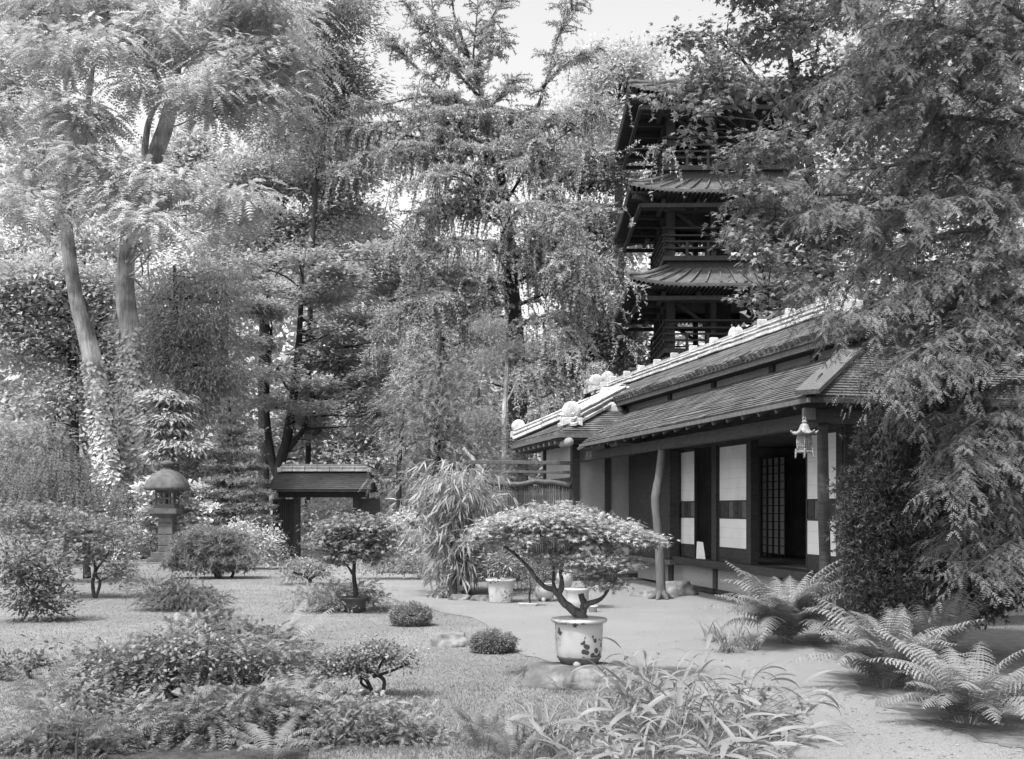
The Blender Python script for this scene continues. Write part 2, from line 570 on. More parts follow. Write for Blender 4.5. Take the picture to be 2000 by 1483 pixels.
lo = lb.build('shrub_bed', 'shadowsoil'); lo['kind'] = 'structure'

rng = np.random.default_rng(5)
n = 222000
Yg = 1.0 / rng.uniform(1 / 26.0, 1 / 5.3, n)
Xg = rng.uniform(-0.52, 0.50, n) * Yg
ej = rng.normal(0, .04, n)
keep = ~inpoly(Xg + ej, Yg + rng.normal(0, .08, n), ppoly) & ~inpoly(Xg, Yg, [tuple(G(a, b))[:2] for a, b in soil_px]) & ~inpoly(Xg + ej, Yg + ej, [tuple(G(a, b))[:2] for a, b in lb_px])
Xg, Yg = Xg[keep], Yg[keep]
n = len(Xg)
tall = np.clip(np.array([noise.noise(Vector((x * 1.1, y * 1.1, 0))) for x, y in zip(Xg[::10], Yg[::10])]), -1, 1).repeat(10)[:n]
hgt = rng.uniform(0.008, 0.024, n) * (1 + 0.0 * Yg) * np.where(Yg < 8.5, 1.15, .65)
wd = 0.0018 + 0.00028 * Yg
a = rng.uniform(0, 2 * math.pi, n)
base = np.stack([Xg, Yg, np.zeros(n)], 1)
dx = np.stack([np.cos(a), np.sin(a), np.zeros(n)], 1) * wd[:, None]
tip = base + np.stack([rng.normal(0, .5, n) * hgt, rng.normal(0, .5, n) * hgt, hgt], 1)
gs = meshquads('lawn_grass', np.stack([base - dx, base + dx, tip], 1), rng.uniform(.85, 1.15, n), 'leaf_grass')
gs['kind'] = 'stuff'; gs['label'] = 'short mown lawn grass around the shrubs and pots'; gs['category'] = 'grass'

r2 = np.random.default_rng(8)
n = 60000
Yp_ = 1.0 / r2.uniform(1 / 22.0, 1 / 5.3, n); Xp_ = r2.uniform(-.25, .50, n) * Yp_
kp = inpoly(Xp_, Yp_, ppoly)
Xp_, Yp_ = Xp_[kp], Yp_[kp]; n = len(Xp_)
sz = np.where(r2.random(n) < .04, r2.uniform(.008, .018, n), r2.uniform(.002, .006, n)) * (.6 + .05 * Yp_)
aa = r2.uniform(0, 2 * math.pi, n)
cpt = np.stack([Xp_, Yp_, np.full(n, .006)], 1)
tri_ = [cpt + np.stack([np.cos(aa + q) * sz, np.sin(aa + q) * sz, r2.uniform(0, .8, n) * sz * .6], 1) for q in (0, 2.1, 4.2)]
gv = meshquads('path_gravel', np.stack(tri_, 1), r2.uniform(.35, 1.5, n), 'gravel')
gv['kind'] = 'stuff'; gv['label'] = 'loose grit and fallen leaf bits on the sand path'; gv['category'] = 'gravel'

# ================================================================== tea house
hb = H(15.5, 8.0, 0)
th = thing('tea_house', 'dark timber tea house with paper screens and a deep porch roof', 'house', hb)
def hbox(name, lo, hi, m, parent=None, bevel=0.0):
    return MB(HM).box(lo, hi).build(name, m, parent or th, bevel=bevel)
VW, VP, UN, UW = 7.04, 5.91, 12.07, 19.8
# wing: wall that looks at the camera
hbox('corner_post', (19.76, 5.72, 0.0), (19.92, 5.86, 2.86), 'darkwood')
hbox('wall_post', (19.77, 6.38, 0.12), (19.9, 6.50, 2.86), 'darkwood')
hbox('wall_panel', (19.80, 5.86, 0.13), (19.9, 6.38, 2.86), 'plaster')
hbox('wall_panel', (19.80, 6.50, 0.13), (19.9, 7.04, 2.86), 'plaster')
hbox('ground_beam', (19.74, 5.86, 0.03), (19.9, 7.2, 0.13), 'darkwood')
hbox('stone_footing', (19.55, 6.55, -0.02), (19.735, 7.5, 0.05), 'stone', bevel=0.01)
hbox('side_wall_panel', (19.93, 5.75, 0.2), (21.86, 5.83, 2.86), 'plaster')
hbox('wall_post', (21.87, 5.70, 0.0), (21.99, 5.84, 2.86), 'darkwood')
hbox('rail_beam', (19.93, 5.71, 1.92), (21.86, 5.745, 2.00), 'darkwood')
hbox('wing_back_wall', (22.0, 5.8, 0.0), (22.1, 9.0, 2.86), 'plaster')
# facade under the porch
def fx(px, v=VW): return uf(px, v)
sill_z = 0.56
hbox('shutter_box', (fx(1308, 6.84), 6.84, 0.50), (19.70, 7.02, 2.42), 'darkwood')
hbox('shutter_sill', (fx(1310, 6.8), 6.78, 0.42), (19.72, 7.03, 0.495), 'greywood')
hbox('facade_wall', (fx(1308) + .02, VW, 0.05), (19.76, VW + .08, 2.42), 'plaster')
hbox('head_beam', (UN - .1, VW - .06, 2.42), (19.74, VW + .10, 2.56), 'darkwood')
hbox('transom_wall', (UN, VW, 2.565), (19.75, VW + .08, 3.28), 'darkwood')
hbox('door_sill', (UN - .2, VW - .16, 0.44), (fx(1309), VW + .16, sill_z), 'darkwood', bevel=0.008)
for a, b in ((1308, 1327), (1394, 1403), (1464, 1471), (1645, 1657)):
    hbox('door_post', (fx(b), VW - .04, sill_z + .003), (fx(a), VW + .09, 2.418), 'darkwood')
def shoji(x0, x1, v, bands=5):
    u1, u0 = fx(x0, v), fx(x1, v)
    s = MB(HM)
    zb, zt = sill_z + .004, 2.415
    for (lo, hi) in (((u0, v, zb), (u0 + .03, v + .035, zt)), ((u1 - .03, v, zb), (u1, v + .035, zt)),
                     ((u0 + .03, v, zt - .045), (u1 - .03, v + .035, zt)), ((u0 + .03, v, 1.235), (u1 - .03, v + .035, 1.26)), ((u0 + .03, v, 1.50), (u1 - .03, v + .035, 1.525)),
                     ((u0 + .03, v, .765), (u1 - .03, v + .035, .785)), ((u0 + .03, v, zb), (u1 - .03, v + .035, zb + .03))):
        s.box(lo, hi)
    f = s.build('paper_screen', 'darkwood', th)
    hbox('paper', (u0 + .03, v + .006, 1.525), (u1 - .03, v + .016, zt - .045), 'paper', f)
    hbox('paper', (u0 + .03, v + .006, .785), (u1 - .03, v + .016, 1.235), 'paper', f)
    hbox('kick_board', (u0 + .03, v + .006, zb + .03), (u1 - .03, v + .016, .765), 'darkwood', f)
    k = max(1, int((u1 - u0) / .16))
    for i in range(k):
        a = u0 + .03 + (u1 - u0 - .06) * i / k
        b = u0 + .03 + (u1 - u0 - .06) * (i + 1) / k - .012
        hbox('middle_board', (a, v + .008 + .004 * (i % 2), 1.26), (b, v + .018 + .004 * (i % 2), 1.50), 'darkwood' if i % 3 else 'greywood', f)
shoji(1326, 1357, VW + .02)
shoji(1403.5, 1459, VW - .005)
shoji(1457, 1465.5, VW + .05)
shoji(1574, 1646, VW + .02)
# room behind the screens
hbox('room_floor', (UN, VW + .165, .40), (19.7, 11.5, .53), 'stone')
hbox('room_ceiling', (UN, VW + .11, 2.50), (19.7, 11.5, 2.56), 'interior')
hbox('room_back_wall', (UN, 11.5, .0), (19.7, 11.6, 2.6), 'interior')
hbox('room_end_wall', (19.6, VW + .12, .0), (19.69, 11.49, 2.5), 'interior')
hbox('room_partition', (17.75, VW + .17, .53), (17.81, 11.4, 2.49), 'interior')
f = MB(HM)
vb = 8.6
ua, ub = uf(1532, vb), uf(1486, vb)
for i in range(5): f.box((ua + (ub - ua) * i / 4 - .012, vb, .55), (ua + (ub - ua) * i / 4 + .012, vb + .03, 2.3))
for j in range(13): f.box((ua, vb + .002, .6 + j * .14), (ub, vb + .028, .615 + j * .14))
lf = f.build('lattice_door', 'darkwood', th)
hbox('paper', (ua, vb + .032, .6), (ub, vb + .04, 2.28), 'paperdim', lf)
# plinth under the floor
px = [1310, 1316, 1394, 1403, 1490, 1500, 1600, 1640]
hbox('plinth_wall', (UN, VW + .0, .10), (fx(1309), VW + .06, .44), 'plinth')
for a, b in ((1308, 1316), (1395, 1402), (1520, 1528), (1638, 1650)):
    hbox('plinth_post', (fx(b), VW - .03, .02), (fx(a), VW + .06, .44), 'darkwood')
hbox('plinth_sill', (UN, VW - .03, .02), (fx(1317), VW - .003, .10), 'darkwood')
# end wall that looks at the camera on the right
hbox('corner_post', (UN - .02, VW - .05, 0.1), (UN + .13, VW + .10, 3.3), 'darkwood')
hbox('end_wall_panel', (UN + .02, 7.35, .45), (UN + .1, 9.2, 2.3), 'plaster')
hbox('end_wall_boards', (UN + .06, 7.14, .1), (UN + .14, 12.0, 3.3), 'darkwood')
hbox('end_wall_post', (UN - .02, 9.2, .1), (UN + .1, 9.34, 2.5), 'darkwood')
hbox('end_wall_beam', (UN - .03, 7.15, 2.3), (UN + .1, 12.0, 2.44), 'darkwood')
hbox('end_plinth', (UN - .0, 7.1, .0), (UN + .05, 12.0, .42), 'plinth')
# porch posts
pb = G(1291, 1171)
Yp = pb.y
pp = MB().tube([P(1291, 1174, Yp), P(1290, 1140, Yp), P(1288, 1070, Yp), P(1281, 990, Yp), P(1283, 960, Yp), P(1289, 920, Yp), P(1294, 862, Yp)],
               [.090, .072, .070, .066, .072, .064, .060], 12, .25, 6, 3).build('porch_post', 'greywood', th, True)
rt = MB()
for a, ln in ((0.3, .2), (1.7, .14), (2.9, .2), (4.2, .17), (5.3, .15)):
    d = Vector((math.cos(a), math.sin(a), 0))
    c = Vector((pb.x, pb.y, 0))
    rt.tube([c + d * .03 + Vector((0, 0, .14)), c + d * .09 + Vector((0, 0, .06)), c + d * ln + Vector((0, 0, .0))], [.05, .045, .02], 7, .2, 4)
rt.build('root_flare', 'greywood', pp, True)
p2 = H(uf(1608, VP), VP, 0)
Y2 = p2.y
MB().tube([P(1614, 1262, Y2), P(1612, 1120, Y2), P(1609, 1000, Y2), P(1607, 900, Y2), P(1606, 798, Y2)], [.066, .063, .064, .060, .058], 14, .06, 5, 9).build('porch_post', 'darkwood', th, True)
b_ = G(1612, 1225)
# beams
hbox('porch_beam', (10.55, VP - .07, 2.30), (19.74, VP + .07, 2.46), 'darkwood', bevel=.006)
hbox('cross_beam', (10.45, VP - .25, 2.33), (10.60, 12.0, 2.47), 'darkwood', bevel=.006)
hbox('beam_end', (10.38, VP - .33, 2.345), (10.448, VP - .20, 2.475), 'greywood', bevel=.006)
# porch roof
E0, E1 = 10.3, 18.75
T0, T1 = 11.78, 19.9
EV, EZ, TV, TZ = 5.60, 2.58, 7.036, 3.32
MB(HM).slab([(E0, EV, EZ), (E1, EV, EZ), (T1, TV, TZ), (T0, TV, TZ)], .05).build('porch_roof', 'roofstrip', th)
MB(HM).slab([(E0, EV, EZ), (T0, TV, TZ), (T0, 12.5, TZ), (E0, 12.5, EZ)], .05).build('porch_roof', 'roofstrip', th)
rr = random.Random(3)
NS = 19
for i in range(NS):
    t = (i + .3) / NS
    ua, ub = E0 + (T0 - E0) * t + .05, E1 + (T1 - E1) * t
    v, z = EV + (TV - EV) * t, EZ + (TZ - EZ) * t + .016
    n = 3
    cuts = sorted([ua, ub] + [ua + (ub - ua) * rr.uniform(.15, .85) for _ in range(n - 1)])
    for a, b in zip(cuts, cuts[1:]):
        j = rr.uniform(-.008, .008)
        MB(HM).bar((a + .006, v + j, z + rr.uniform(-.004, .006)), (b - .006, v + j + rr.uniform(-.012, .012), z + rr.uniform(-.004, .008)), .052, .026, (0, -.45, 1)).build('roof_strip', 'roofstrip', th)
    u, va = E0 + (T0 - E0) * t, EV + (TV - EV) * t + .05
    MB(HM).bar((u + rr.uniform(-.006, .006), va, z), (u + rr.uniform(-.006, .006), 12.5, z), .050, .026, (-.45, 0, 1)).build('roof_strip', 'roofstrip', th)
MB(HM).bar((E0 - .06, EV - .07, EZ + .045), (T0 + .02, TV, TZ + .07), .26, .05).build('hip_board', 'greywood', th)
MB(HM).bar((E0 - .04, EV - .03, EZ - .035), (E1, EV - .03, EZ - .035), .04, .05).build('eave_batten', 'greywood', th)
MB(HM).bar((E0 - .03, EV, EZ - .035), (E0 - .03, 12.5, EZ - .035), .04, .05).build('eave_batten', 'darkwood', th)
sl_ = math.atan2(TZ - EZ, TV - EV)
rmesh2 = bpy.data.meshes.new('rafter')
rmesh2.from_pydata([(-.022, 0, -.022), (.022, 0, -.022), (.022, 1.3, -.022), (-.022, 1.3, -.022), (-.022, 0, .022), (.022, 0, .022), (.022, 1.3, .022), (-.022, 1.3, .022)], [], [(0, 3, 2, 1), (4, 5, 6, 7), (0, 1, 5, 4), (1, 2, 6, 5), (2, 3, 7, 6), (3, 0, 4, 7)])
rmesh2.materials.append(MATS['greywood'])
for i in range(20):
    u = E0 + .35 + i * .44
    inst('rafter', rmesh2, HM @ Matrix.Translation((u, EV + .0, EZ - .085)) @ Matrix.Rotation(sl_, 4, 'X') @ Matrix.Diagonal((1, min(1, (u - E0) * .6), 1, 1)), th)
for i in range(13):
    v = EV + .45 + i * .5
    inst('rafter', rmesh2, HM @ Matrix.Translation((E0 + .0, v, EZ - .085)) @ Matrix.Rotation(-R(90), 4, 'Z') @ Matrix.Rotation(sl_, 4, 'X') @ Matrix.Diagonal((1, min(1, (v - EV) * .6), 1, 1)), th)
# upper wall and main roof
hbox('upper_wall', (UN, VW + .02, TZ - .1), (26.0, VW + .1, 3.75), 'plaster')
for x in (1308, 1394, 1508, 1590):
    hbox('upper_wall_post', (fx(x) - .07, VW - .02, TZ - .08), (fx(x) + .07, VW + .018, 3.55), 'darkwood')
hbox('upper_wall_beam', (UN - .04, VW - .03, 3.56), (26.0, VW + .015, 3.66), 'darkwood')
MV, MZ, RV, RZ = 6.75, 3.61, 8.30, 4.34
MU0, MU1, RU0, RU1 = 11.45, 26.4, 14.4, 26.6
MB(HM).slab([(MU0, MV, MZ), (MU1, MV, MZ), (RU1, RV, RZ), (RU0, RV, RZ)], .09).build('main_roof', 'shingle', th)
MB(HM).slab([(MU0, 10.0, MZ), (RU0, RV, RZ), (RU1, RV, RZ), (MU1, 10.0, MZ)], .09).build('main_roof', 'shingle', th)
MB(HM).slab([(MU0, MV, MZ), (RU0, RV, RZ), (RU0 + .001, RV, RZ), (MU0, 10.0, MZ)], .09).build('main_roof', 'shingle', th)
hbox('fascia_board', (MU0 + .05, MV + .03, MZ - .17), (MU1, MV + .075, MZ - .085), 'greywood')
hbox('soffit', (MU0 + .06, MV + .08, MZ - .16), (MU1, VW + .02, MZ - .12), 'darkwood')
rr = random.Random(8)
NC = 17
for i in range(NC):
    t = (i + .4) / NC
    ua, ub = MU0 + (RU0 - MU0) * t + .05, MU1
    v, z = MV + (RV - MV) * t, MZ + (RZ - MZ) * t + .008
    u = ua
    while u < min(ub, 21.6):
        ln = rr.uniform(1.2, 2.6)
        MB(HM).bar((u, v, z + rr.uniform(-.004, .01)), (min(u + ln, ub) - .015, v + rr.uniform(-.01, .01), z + rr.uniform(-.004, .01)), .085, .022, (0, -.5, 1)).build('shingle_course', 'shingle', th)
        u += ln
for i in range(60):
    u = MU0 + .08 + i * .15
    ln = rr.uniform(.06, .14)
    MB(HM).bar((u, MV - .015 - rr.uniform(0, .02), MZ - .03 + rr.uniform(-.02, .02)), (u, MV + .12, MZ + .06), ln, rr.uniform(.05, .075)).build('eave_tile', 'roofstrip', th)

def course(p0, p1, w, h, ln, m, name='ridge_tile', seed=0, parent=None):
    p0, p1 = Vector(p0), Vector(p1)
    r_ = random.Random(seed)
    D = (p1 - p0); n = max(1, int(D.length / ln)); D.normalize()
    for i in range(n):
        a = p0 + D * (i * ln); b = p0 + D * ((i + 1) * ln - .015)
        j = Vector((0, 0, r_.uniform(-.008, .008)))
        MB(HM).bar(a + j, b + j, w * r_.uniform(.95, 1.05), h, (0, 0, 1)).build(name, m, parent or th, bevel=0.008)
def ridge(p0, p1, ln=.5, s=1.0, seed=0, caps=True):
    p0, p1 = Vector(p0), Vector(p1)
    for k, (w, h, dz, m) in enumerate(((.46, .07, .03, 'mortar'), (.36, .05, .095, 'ridgegrey'), (.40, .045, .145, 'mortar'), (.30, .045, .19, 'ridgegrey'), (.33, .04, .235, 'mortar'))):
        z = Vector((0, 0, dz * s))
        course(p0 + z, p1 + z, w * s, h * s, ln * (1 if k % 2 == 0 else 1.02), m, seed=seed + k)
    if caps: MB(HM).tube([p0 + Vector((0, 0, .29 * s)), p1 + Vector((0, 0, .29 * s))], [.08 * s, .08 * s], 8, .05, 12).build('ridge_cap', 'ridgegrey', th, True)
    if caps:
        n = int((p1 - p0).length / 1.0)
        for i in range(n):
            q = p0.lerp(p1, (i + .5) / n) + Vector((0, 0, .33 * s))
            MB(HM).box((q.x - .04, q.y - .08, q.z - .05), (q.x + .04, q.y + .08, q.z + .09)).build('ridge_peg', 'mortar', th, bevel=.01)
def ornament(u, v, z, s=.2, ax=0):
    """round end tile on a flared foot; ax 0 looks along u, 1 along v"""
    o = MB()
    prof = [(.02, -.5), (.62, -.5), (.92, -.42), (1.0, -.28), (.95, -.1), (.7, 0), (.7, .12), (.92, .2), (.97, .34), (.85, .46), (.3, .52), (.02, .52)]
    o.lathe([(a * s, b * s) for a, b in prof], (0, 0, 0), 24)
    rot = Matrix.Rotation(R(90), 4, 'Y') if ax == 0 else Matrix.Rotation(R(90), 4, 'X')
    M = HM @ Matrix.Translation((u, v, z + s * 1.1)) @ rot
    o.v = [tuple(M @ Vector(p)) for p in o.v]
    d = o.build('end_tile', 'mortar', th, True)
    k = MB(HM)
    w, t = s * 1.15, s * .5
    if ax == 0:
        for sg in (-1, 1):
            k.hexa([(u - t, v, z - .25 * s), (u + t, v, z - .25 * s), (u + t, v + sg * w, z - .62 * s), (u - t, v + sg * w, z - .62 * s), (u - t, v, z + .3 * s), (u + t, v, z + .3 * s), (u + t, v + sg * w, z + .3 * s), (u - t, v + sg * w, z + .3 * s)])
    else:
        for sg in (-1, 1):
            k.hexa([(u, v - t, z - .25 * s), (u, v + t, z - .25 * s), (u + sg * w, v + t, z - .62 * s), (u + sg * w, v - t, z - .62 * s), (u, v - t, z + .3 * s), (u, v + t, z + .3 * s), (u + sg * w, v + t, z + .3 * s), (u + sg * w, v - t, z + .3 * s)])
    k.build('foot', 'mortar', d, bevel=.01)
    return d
ridge((RU0, RV, RZ - .02), (RU1, RV, RZ - .02), .5, .75, 11)
ornament(26.5, RV - .15, RZ + .1, .16); ornament(26.0, RV - .15, RZ + .12, .17); ornament(25.2, RV - .1, RZ + .14, .15)
ornament(uf(1437, 8.5), 8.5, RZ + .05, .19, 1)
ornament(RU0 - .1, RV, RZ + .02, .20)
MB(HM).box((RU0 - .32, RV - .22, RZ - .25), (RU0 + .02, RV + .22, RZ + .12)).build('ridge_end_block', 'mortar', th, bevel=.02)
# roof vent behind the ridge
vu = uf(1243, 9.0)
hbox('roof_vent', (vu - .22, 8.8, 4.0), (vu + .22, 9.2, 4.72), 'interior')
hbox('roof_vent_lid', (vu - .32, 8.7, 4.725), (vu + .32, 9.3, 4.77), 'greywood')
# wing roof
WU0, WU1, WV0, WZ = 19.2, 23.2, 5.3, 2.84
AU, AV, AZ = 21.2, 7.3, 3.74
MB(HM).slab([(WU0, WV0, WZ), (AU, AV, AZ), (AU, 9.0, AZ), (WU0, 9.0, WZ)], .06).build('wing_roof', 'roofstrip', th)
MB(HM).slab([(WU0, WV0, WZ), (WU1, WV0, WZ), (AU, AV, AZ), (AU - .001, AV, AZ)], .06).build('wing_roof', 'roofstrip', th)
MB(HM).slab([(WU1, WV0, WZ), (WU1, 9.0, WZ), (AU, 9.0, AZ), (AU, AV, AZ)], .06).build('wing_roof', 'roofstrip', th)
NW = 20
for i in range(NW):
    t = (i + .4) / NW
    u, v, z = WU0 + (AU - WU0) * t, WV0 + (AV - WV0) * t, WZ + (AZ - WZ) * t + .014
    MB(HM).bar((u, v + .03, z + rr.uniform(-.003, .005)), (u, 9.0, z), .06, .024, (-.45, 0, 1)).build('roof_strip', 'roofstrip', th)
    MB(HM).bar((u + .03, v, z), (WU1 + (AU - WU1) * t - .03, v, z), .06, .024, (0, -.45, 1)).build('roof_strip', 'roofstrip', th)
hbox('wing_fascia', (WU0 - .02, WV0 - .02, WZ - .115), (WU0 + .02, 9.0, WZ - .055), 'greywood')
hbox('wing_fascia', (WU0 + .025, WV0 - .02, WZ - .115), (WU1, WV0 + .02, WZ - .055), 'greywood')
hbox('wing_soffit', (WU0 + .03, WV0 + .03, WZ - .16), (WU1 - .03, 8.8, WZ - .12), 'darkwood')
for i in range(9):
    u = WU0 + .35 + i * .42
    hbox('wing_rafter', (u - .03, WV0 - .0, WZ - .22), (u + .03, WV0 + .5, WZ - .165), 'greywood')
for (uu, vv, s) in ((WU0 + .08, WV0 + .18, 1.0), (WU0 + .35, WV0 + 1.2, .45)):
    k = MB(HM).tube([(uu - .14, vv, WZ - .2), (uu + .35, vv, WZ - .2)], [.085 * s, .085 * s], 12, .1, 4)
    k.build('log_end', 'plinth', th, True)
ridge((WU0 + .2, WV0 + .2, WZ + .12), (AU, AV, AZ + .05), .4, .9, 31, False)
ridge((WU1 - .1, WV0 + .1, WZ + .08), (AU, AV, AZ + .05), .4, .9, 41, False)
ornament(WU0 + .22, WV0 + .3, WZ + .22, .175)
ornament(WU1 - .15, WV0 + .12, WZ + .22, .15)
MB(HM).hexa([(AU - 1.0, AV - .95, AZ - .42), (AU - .9, AV - .35, AZ - .42), (AU + .3, AV + .25, AZ - .02), (AU + .3, AV - .45, AZ - .1),
             (AU - .95, AV - .95, AZ - .24), (AU - .9, AV - .45, AZ - .25), (AU + .3, AV + .2, AZ + .26), (AU + .3, AV - .45, AZ + .22)]).build('mortar_bed', 'mortar', th, bevel=.02)
MB(HM).hexa([(20.6, 6.55, 3.38), (20.6, 6.8, 3.38), (20.75, 6.8, 3.4), (20.75, 6.55, 3.4), (20.6, 6.6, 3.58), (20.6, 6.75, 3.58), (20.7, 6.75, 3.6), (20.7, 6.6, 3.6)]).build('mortar_bed', 'mortar', th, bevel=.02)

# stepping stones, card, hanging lantern
def rock(name, c, size, label, cat, seed, m='rock', group=None, rough=.28):
    bm = bmesh.new()
    bmesh.ops.create_icosphere(bm, subdivisions=4, radius=1.0)
    for v in bm.verts:
        p = v.co.normalized()
        k = 1 + rough * noise.noise(p * 1.4 + Vector((seed * 3.1, 0, 0))) + rough * .4 * noise.noise(p * 4 + Vector((seed, 5, 0))) + .05 * noise.noise(p * 11)
        q = p * k
        q.z = max(min(q.z, .75), -.4)
        v.co = Vector((q.x * size[0], q.y * size[1], (q.z + .15) * size[2]))
    me = bpy.data.meshes.new(name); bm.to_mesh(me); bm.free()
    me.polygons.foreach_set('use_smooth', [True] * len(me.polygons))
    me.materials.append(MATS[m])
    o = bpy.data.objects.new(name, me)
    o.location = c
    link(o, None, Vector(c))
    return tag(o, label, cat, group)
c = G(1325, 1163); rock('step_stone', (c.x, c.y + .1, 0), (.33, .24, .24), 'large flat step stone beside the porch post below the screens', 'stone', 4, 'stone')
c = G(1255, 1165); rock('step_stone', (c.x, c.y, -.03), (.22, .16, .13), 'low half buried stone left of the knotty porch post', 'stone', 6, 'stone')
c = G(900, 1172); rock('edging_stone', (c.x - .02, c.y, -.02), (.15, .10, .12), 'small rounded edging stone at the foot of the bamboo', 'stone', 9)
c = G(940, 1174); rock('edging_stone', (c.x, c.y, -.02), (.17, .10, .12), 'edging stone between the bamboo and the white painted pot', 'stone', 12)
c = G(880, 1262); rock('boulder', (c.x, c.y + .05, -.02), (.19, .15, .16), 'pale weathered rock between the two clipped round shrubs', 'rock', 15, 'stone')
c = G(1128, 1340); rock('pot_rock', (c.x, c.y + .12, -.05), (.46, .30, .22), 'mossy rock that carries the large printed maple pot', 'rock', 21, 'rock')
ROCK_TOP = 0.11
c = P(1362, 1086, 18.3)
cu = uf(1367, VW - .08)
crd = MB(HM).hexa([(cu + .11, VW - .10, sill_z + .004), (cu - .08, VW - .02, sill_z + .004), (cu - .085, VW - .018, sill_z + .004), (cu + .105, VW - .096, sill_z + .004),
                   (cu + .10, VW - .09, sill_z + .29), (cu - .0, VW - .03, sill_z + .28), (cu - .005, VW - .028, sill_z + .28), (cu + .095, VW - .086, sill_z + .29)]).build('leaning_card', 'card', None)
tag(crd, 'white card leaning on the door sill beside the narrow screen', 'card')

lp = P(1571, 850, 11.2)
hl = thing('hanging_lantern', 'pale metal hanging lantern with flared roof under the porch corner', 'lantern', (lp.x, lp.y, P(0, 897, 11.2).z))
k = 11.2 / F
def LZ(py): return P(0, py, 11.2).z
c0 = (lp.x, lp.y, 0)
lx = MB()
lx.tube([(lp.x, lp.y, LZ(796)), (lp.x, lp.y, LZ(815))], [.006, .006], 6).build('hook', 'darkwood', hl)
ring = MB()
ring.tube([(lp.x + math.cos(a) * .017, lp.y, LZ(818) + math.sin(a) * .017) for a in np.linspace(0, 2 * math.pi, 13)], [.006] * 13, 6, 0, 2).build('ring', 'metal', hl, True)
fl = MB().lathe([(.004, LZ(820.5)), (.020, LZ(821.5)), (.030, LZ(824)), (.026, LZ(826)), (.016, LZ(828)), (.012, LZ(830))], c0, 14).build('finial', 'metal', hl, True)
roofp = []
nseg = 36
prof = [(.020, 827), (.036, 829), (.048, 833.5), (.056, 838.5), (.072, 843), (.100, 846), (.124, 847), (.122, 849), (.06, 851)]
vs, fs = [], []
for (r, py) in prof:
    for s in range(nseg):
        a = 2 * math.pi * s / nseg
        pet = abs(math.cos(3 * a))
        rad = r * (1 + .16 * (pet - .5) * (r / .12) ** 1.2)
        vs.append((lp.x + math.cos(a) * rad, lp.y + math.sin(a) * rad, LZ(py) + .018 * (pet ** 3) * (r / .12) ** 3))
for i in range(len(prof) - 1):
    for s in range(nseg): fs.append((i * nseg + s, i * nseg + (s + 1) % nseg, (i + 1) * nseg + (s + 1) % nseg, (i + 1) * nseg + s))
rfm = MB().add(vs, fs).build('lantern_roof', 'metal', hl, True)
for s in range(6):
    a = math.pi * s / 3
    x, y = lp.x + math.cos(a) * .135, lp.y + math.sin(a) * .135
    MB().tube([(lp.x + math.cos(a) * .115, lp.y + math.sin(a) * .115, LZ(845)), (x, y, LZ(843)), (x + math.cos(a) * .012, y + math.sin(a) * .012, LZ(841))], [.009, .012, .004], 6).build('corner_scroll', 'metal', rfm, True)
MB().lathe([(.055, LZ(850)), (.070, LZ(852)), (.080, LZ(858)), (.081, LZ(866)), (.076, LZ(874)), (.064, LZ(880)), (.05, LZ(881))], c0, 6, .3).build('lamp_core', 'ridgegrey', hl)
for s in range(6):
    a0 = .3 + math.pi * s / 3
    a1 = a0 + math.pi / 3
    pn = MB()
    pn.tube([(lp.x + math.cos(a0) * r * 1.03, lp.y + math.sin(a0) * r * 1.03, LZ(py)) for r, py in ((.066, 850), (.083, 858), (.086, 866), (.08, 874), (.066, 881))], [.006] * 5, 5)
    for j in range(5):
        py = 854 + j * 5.5
        r = .083 - .00016 * (py - 865) ** 2
        pn.tube([(lp.x + math.cos(a0) * r, lp.y + math.sin(a0) * r, LZ(py)), (lp.x + math.cos(a1) * r, lp.y + math.sin(a1) * r, LZ(py + (2 if j % 2 else -2)))], [.0045, .0045], 4, 0, 2)
    for j in range(1, 4):
        a = a0 + (a1 - a0) * j / 4
        pn.tube([(lp.x + math.cos(a) * .073, lp.y + math.sin(a) * .073, LZ(853)), (lp.x + math.cos(a) * .081, lp.y + math.sin(a) * .081, LZ(866)), (lp.x + math.cos(a) * .067, lp.y + math.sin(a) * .067, LZ(879))], [.0035] * 3, 4, 0, 2)
    pn.build('pierced_panel', 'metal', hl)
sk = MB()
sk.lathe([(.07, LZ(880)), (.10, LZ(881)), (.10, LZ(884)), (.06, LZ(885))], c0, 6, .3)
sk.build('lantern_base', 'metal', hl)
for s in range(6):
    a = .3 + math.pi * s / 3
    x, y = lp.x + math.cos(a) * .098, lp.y + math.sin(a) * .098
    MB().tube([(x, y, LZ(877)), (x, y, LZ(884)), (x + math.cos(a) * .006, y + math.sin(a) * .006, LZ(895))], [.009, .011, .006], 6).build('foot', 'metal', hl, True)

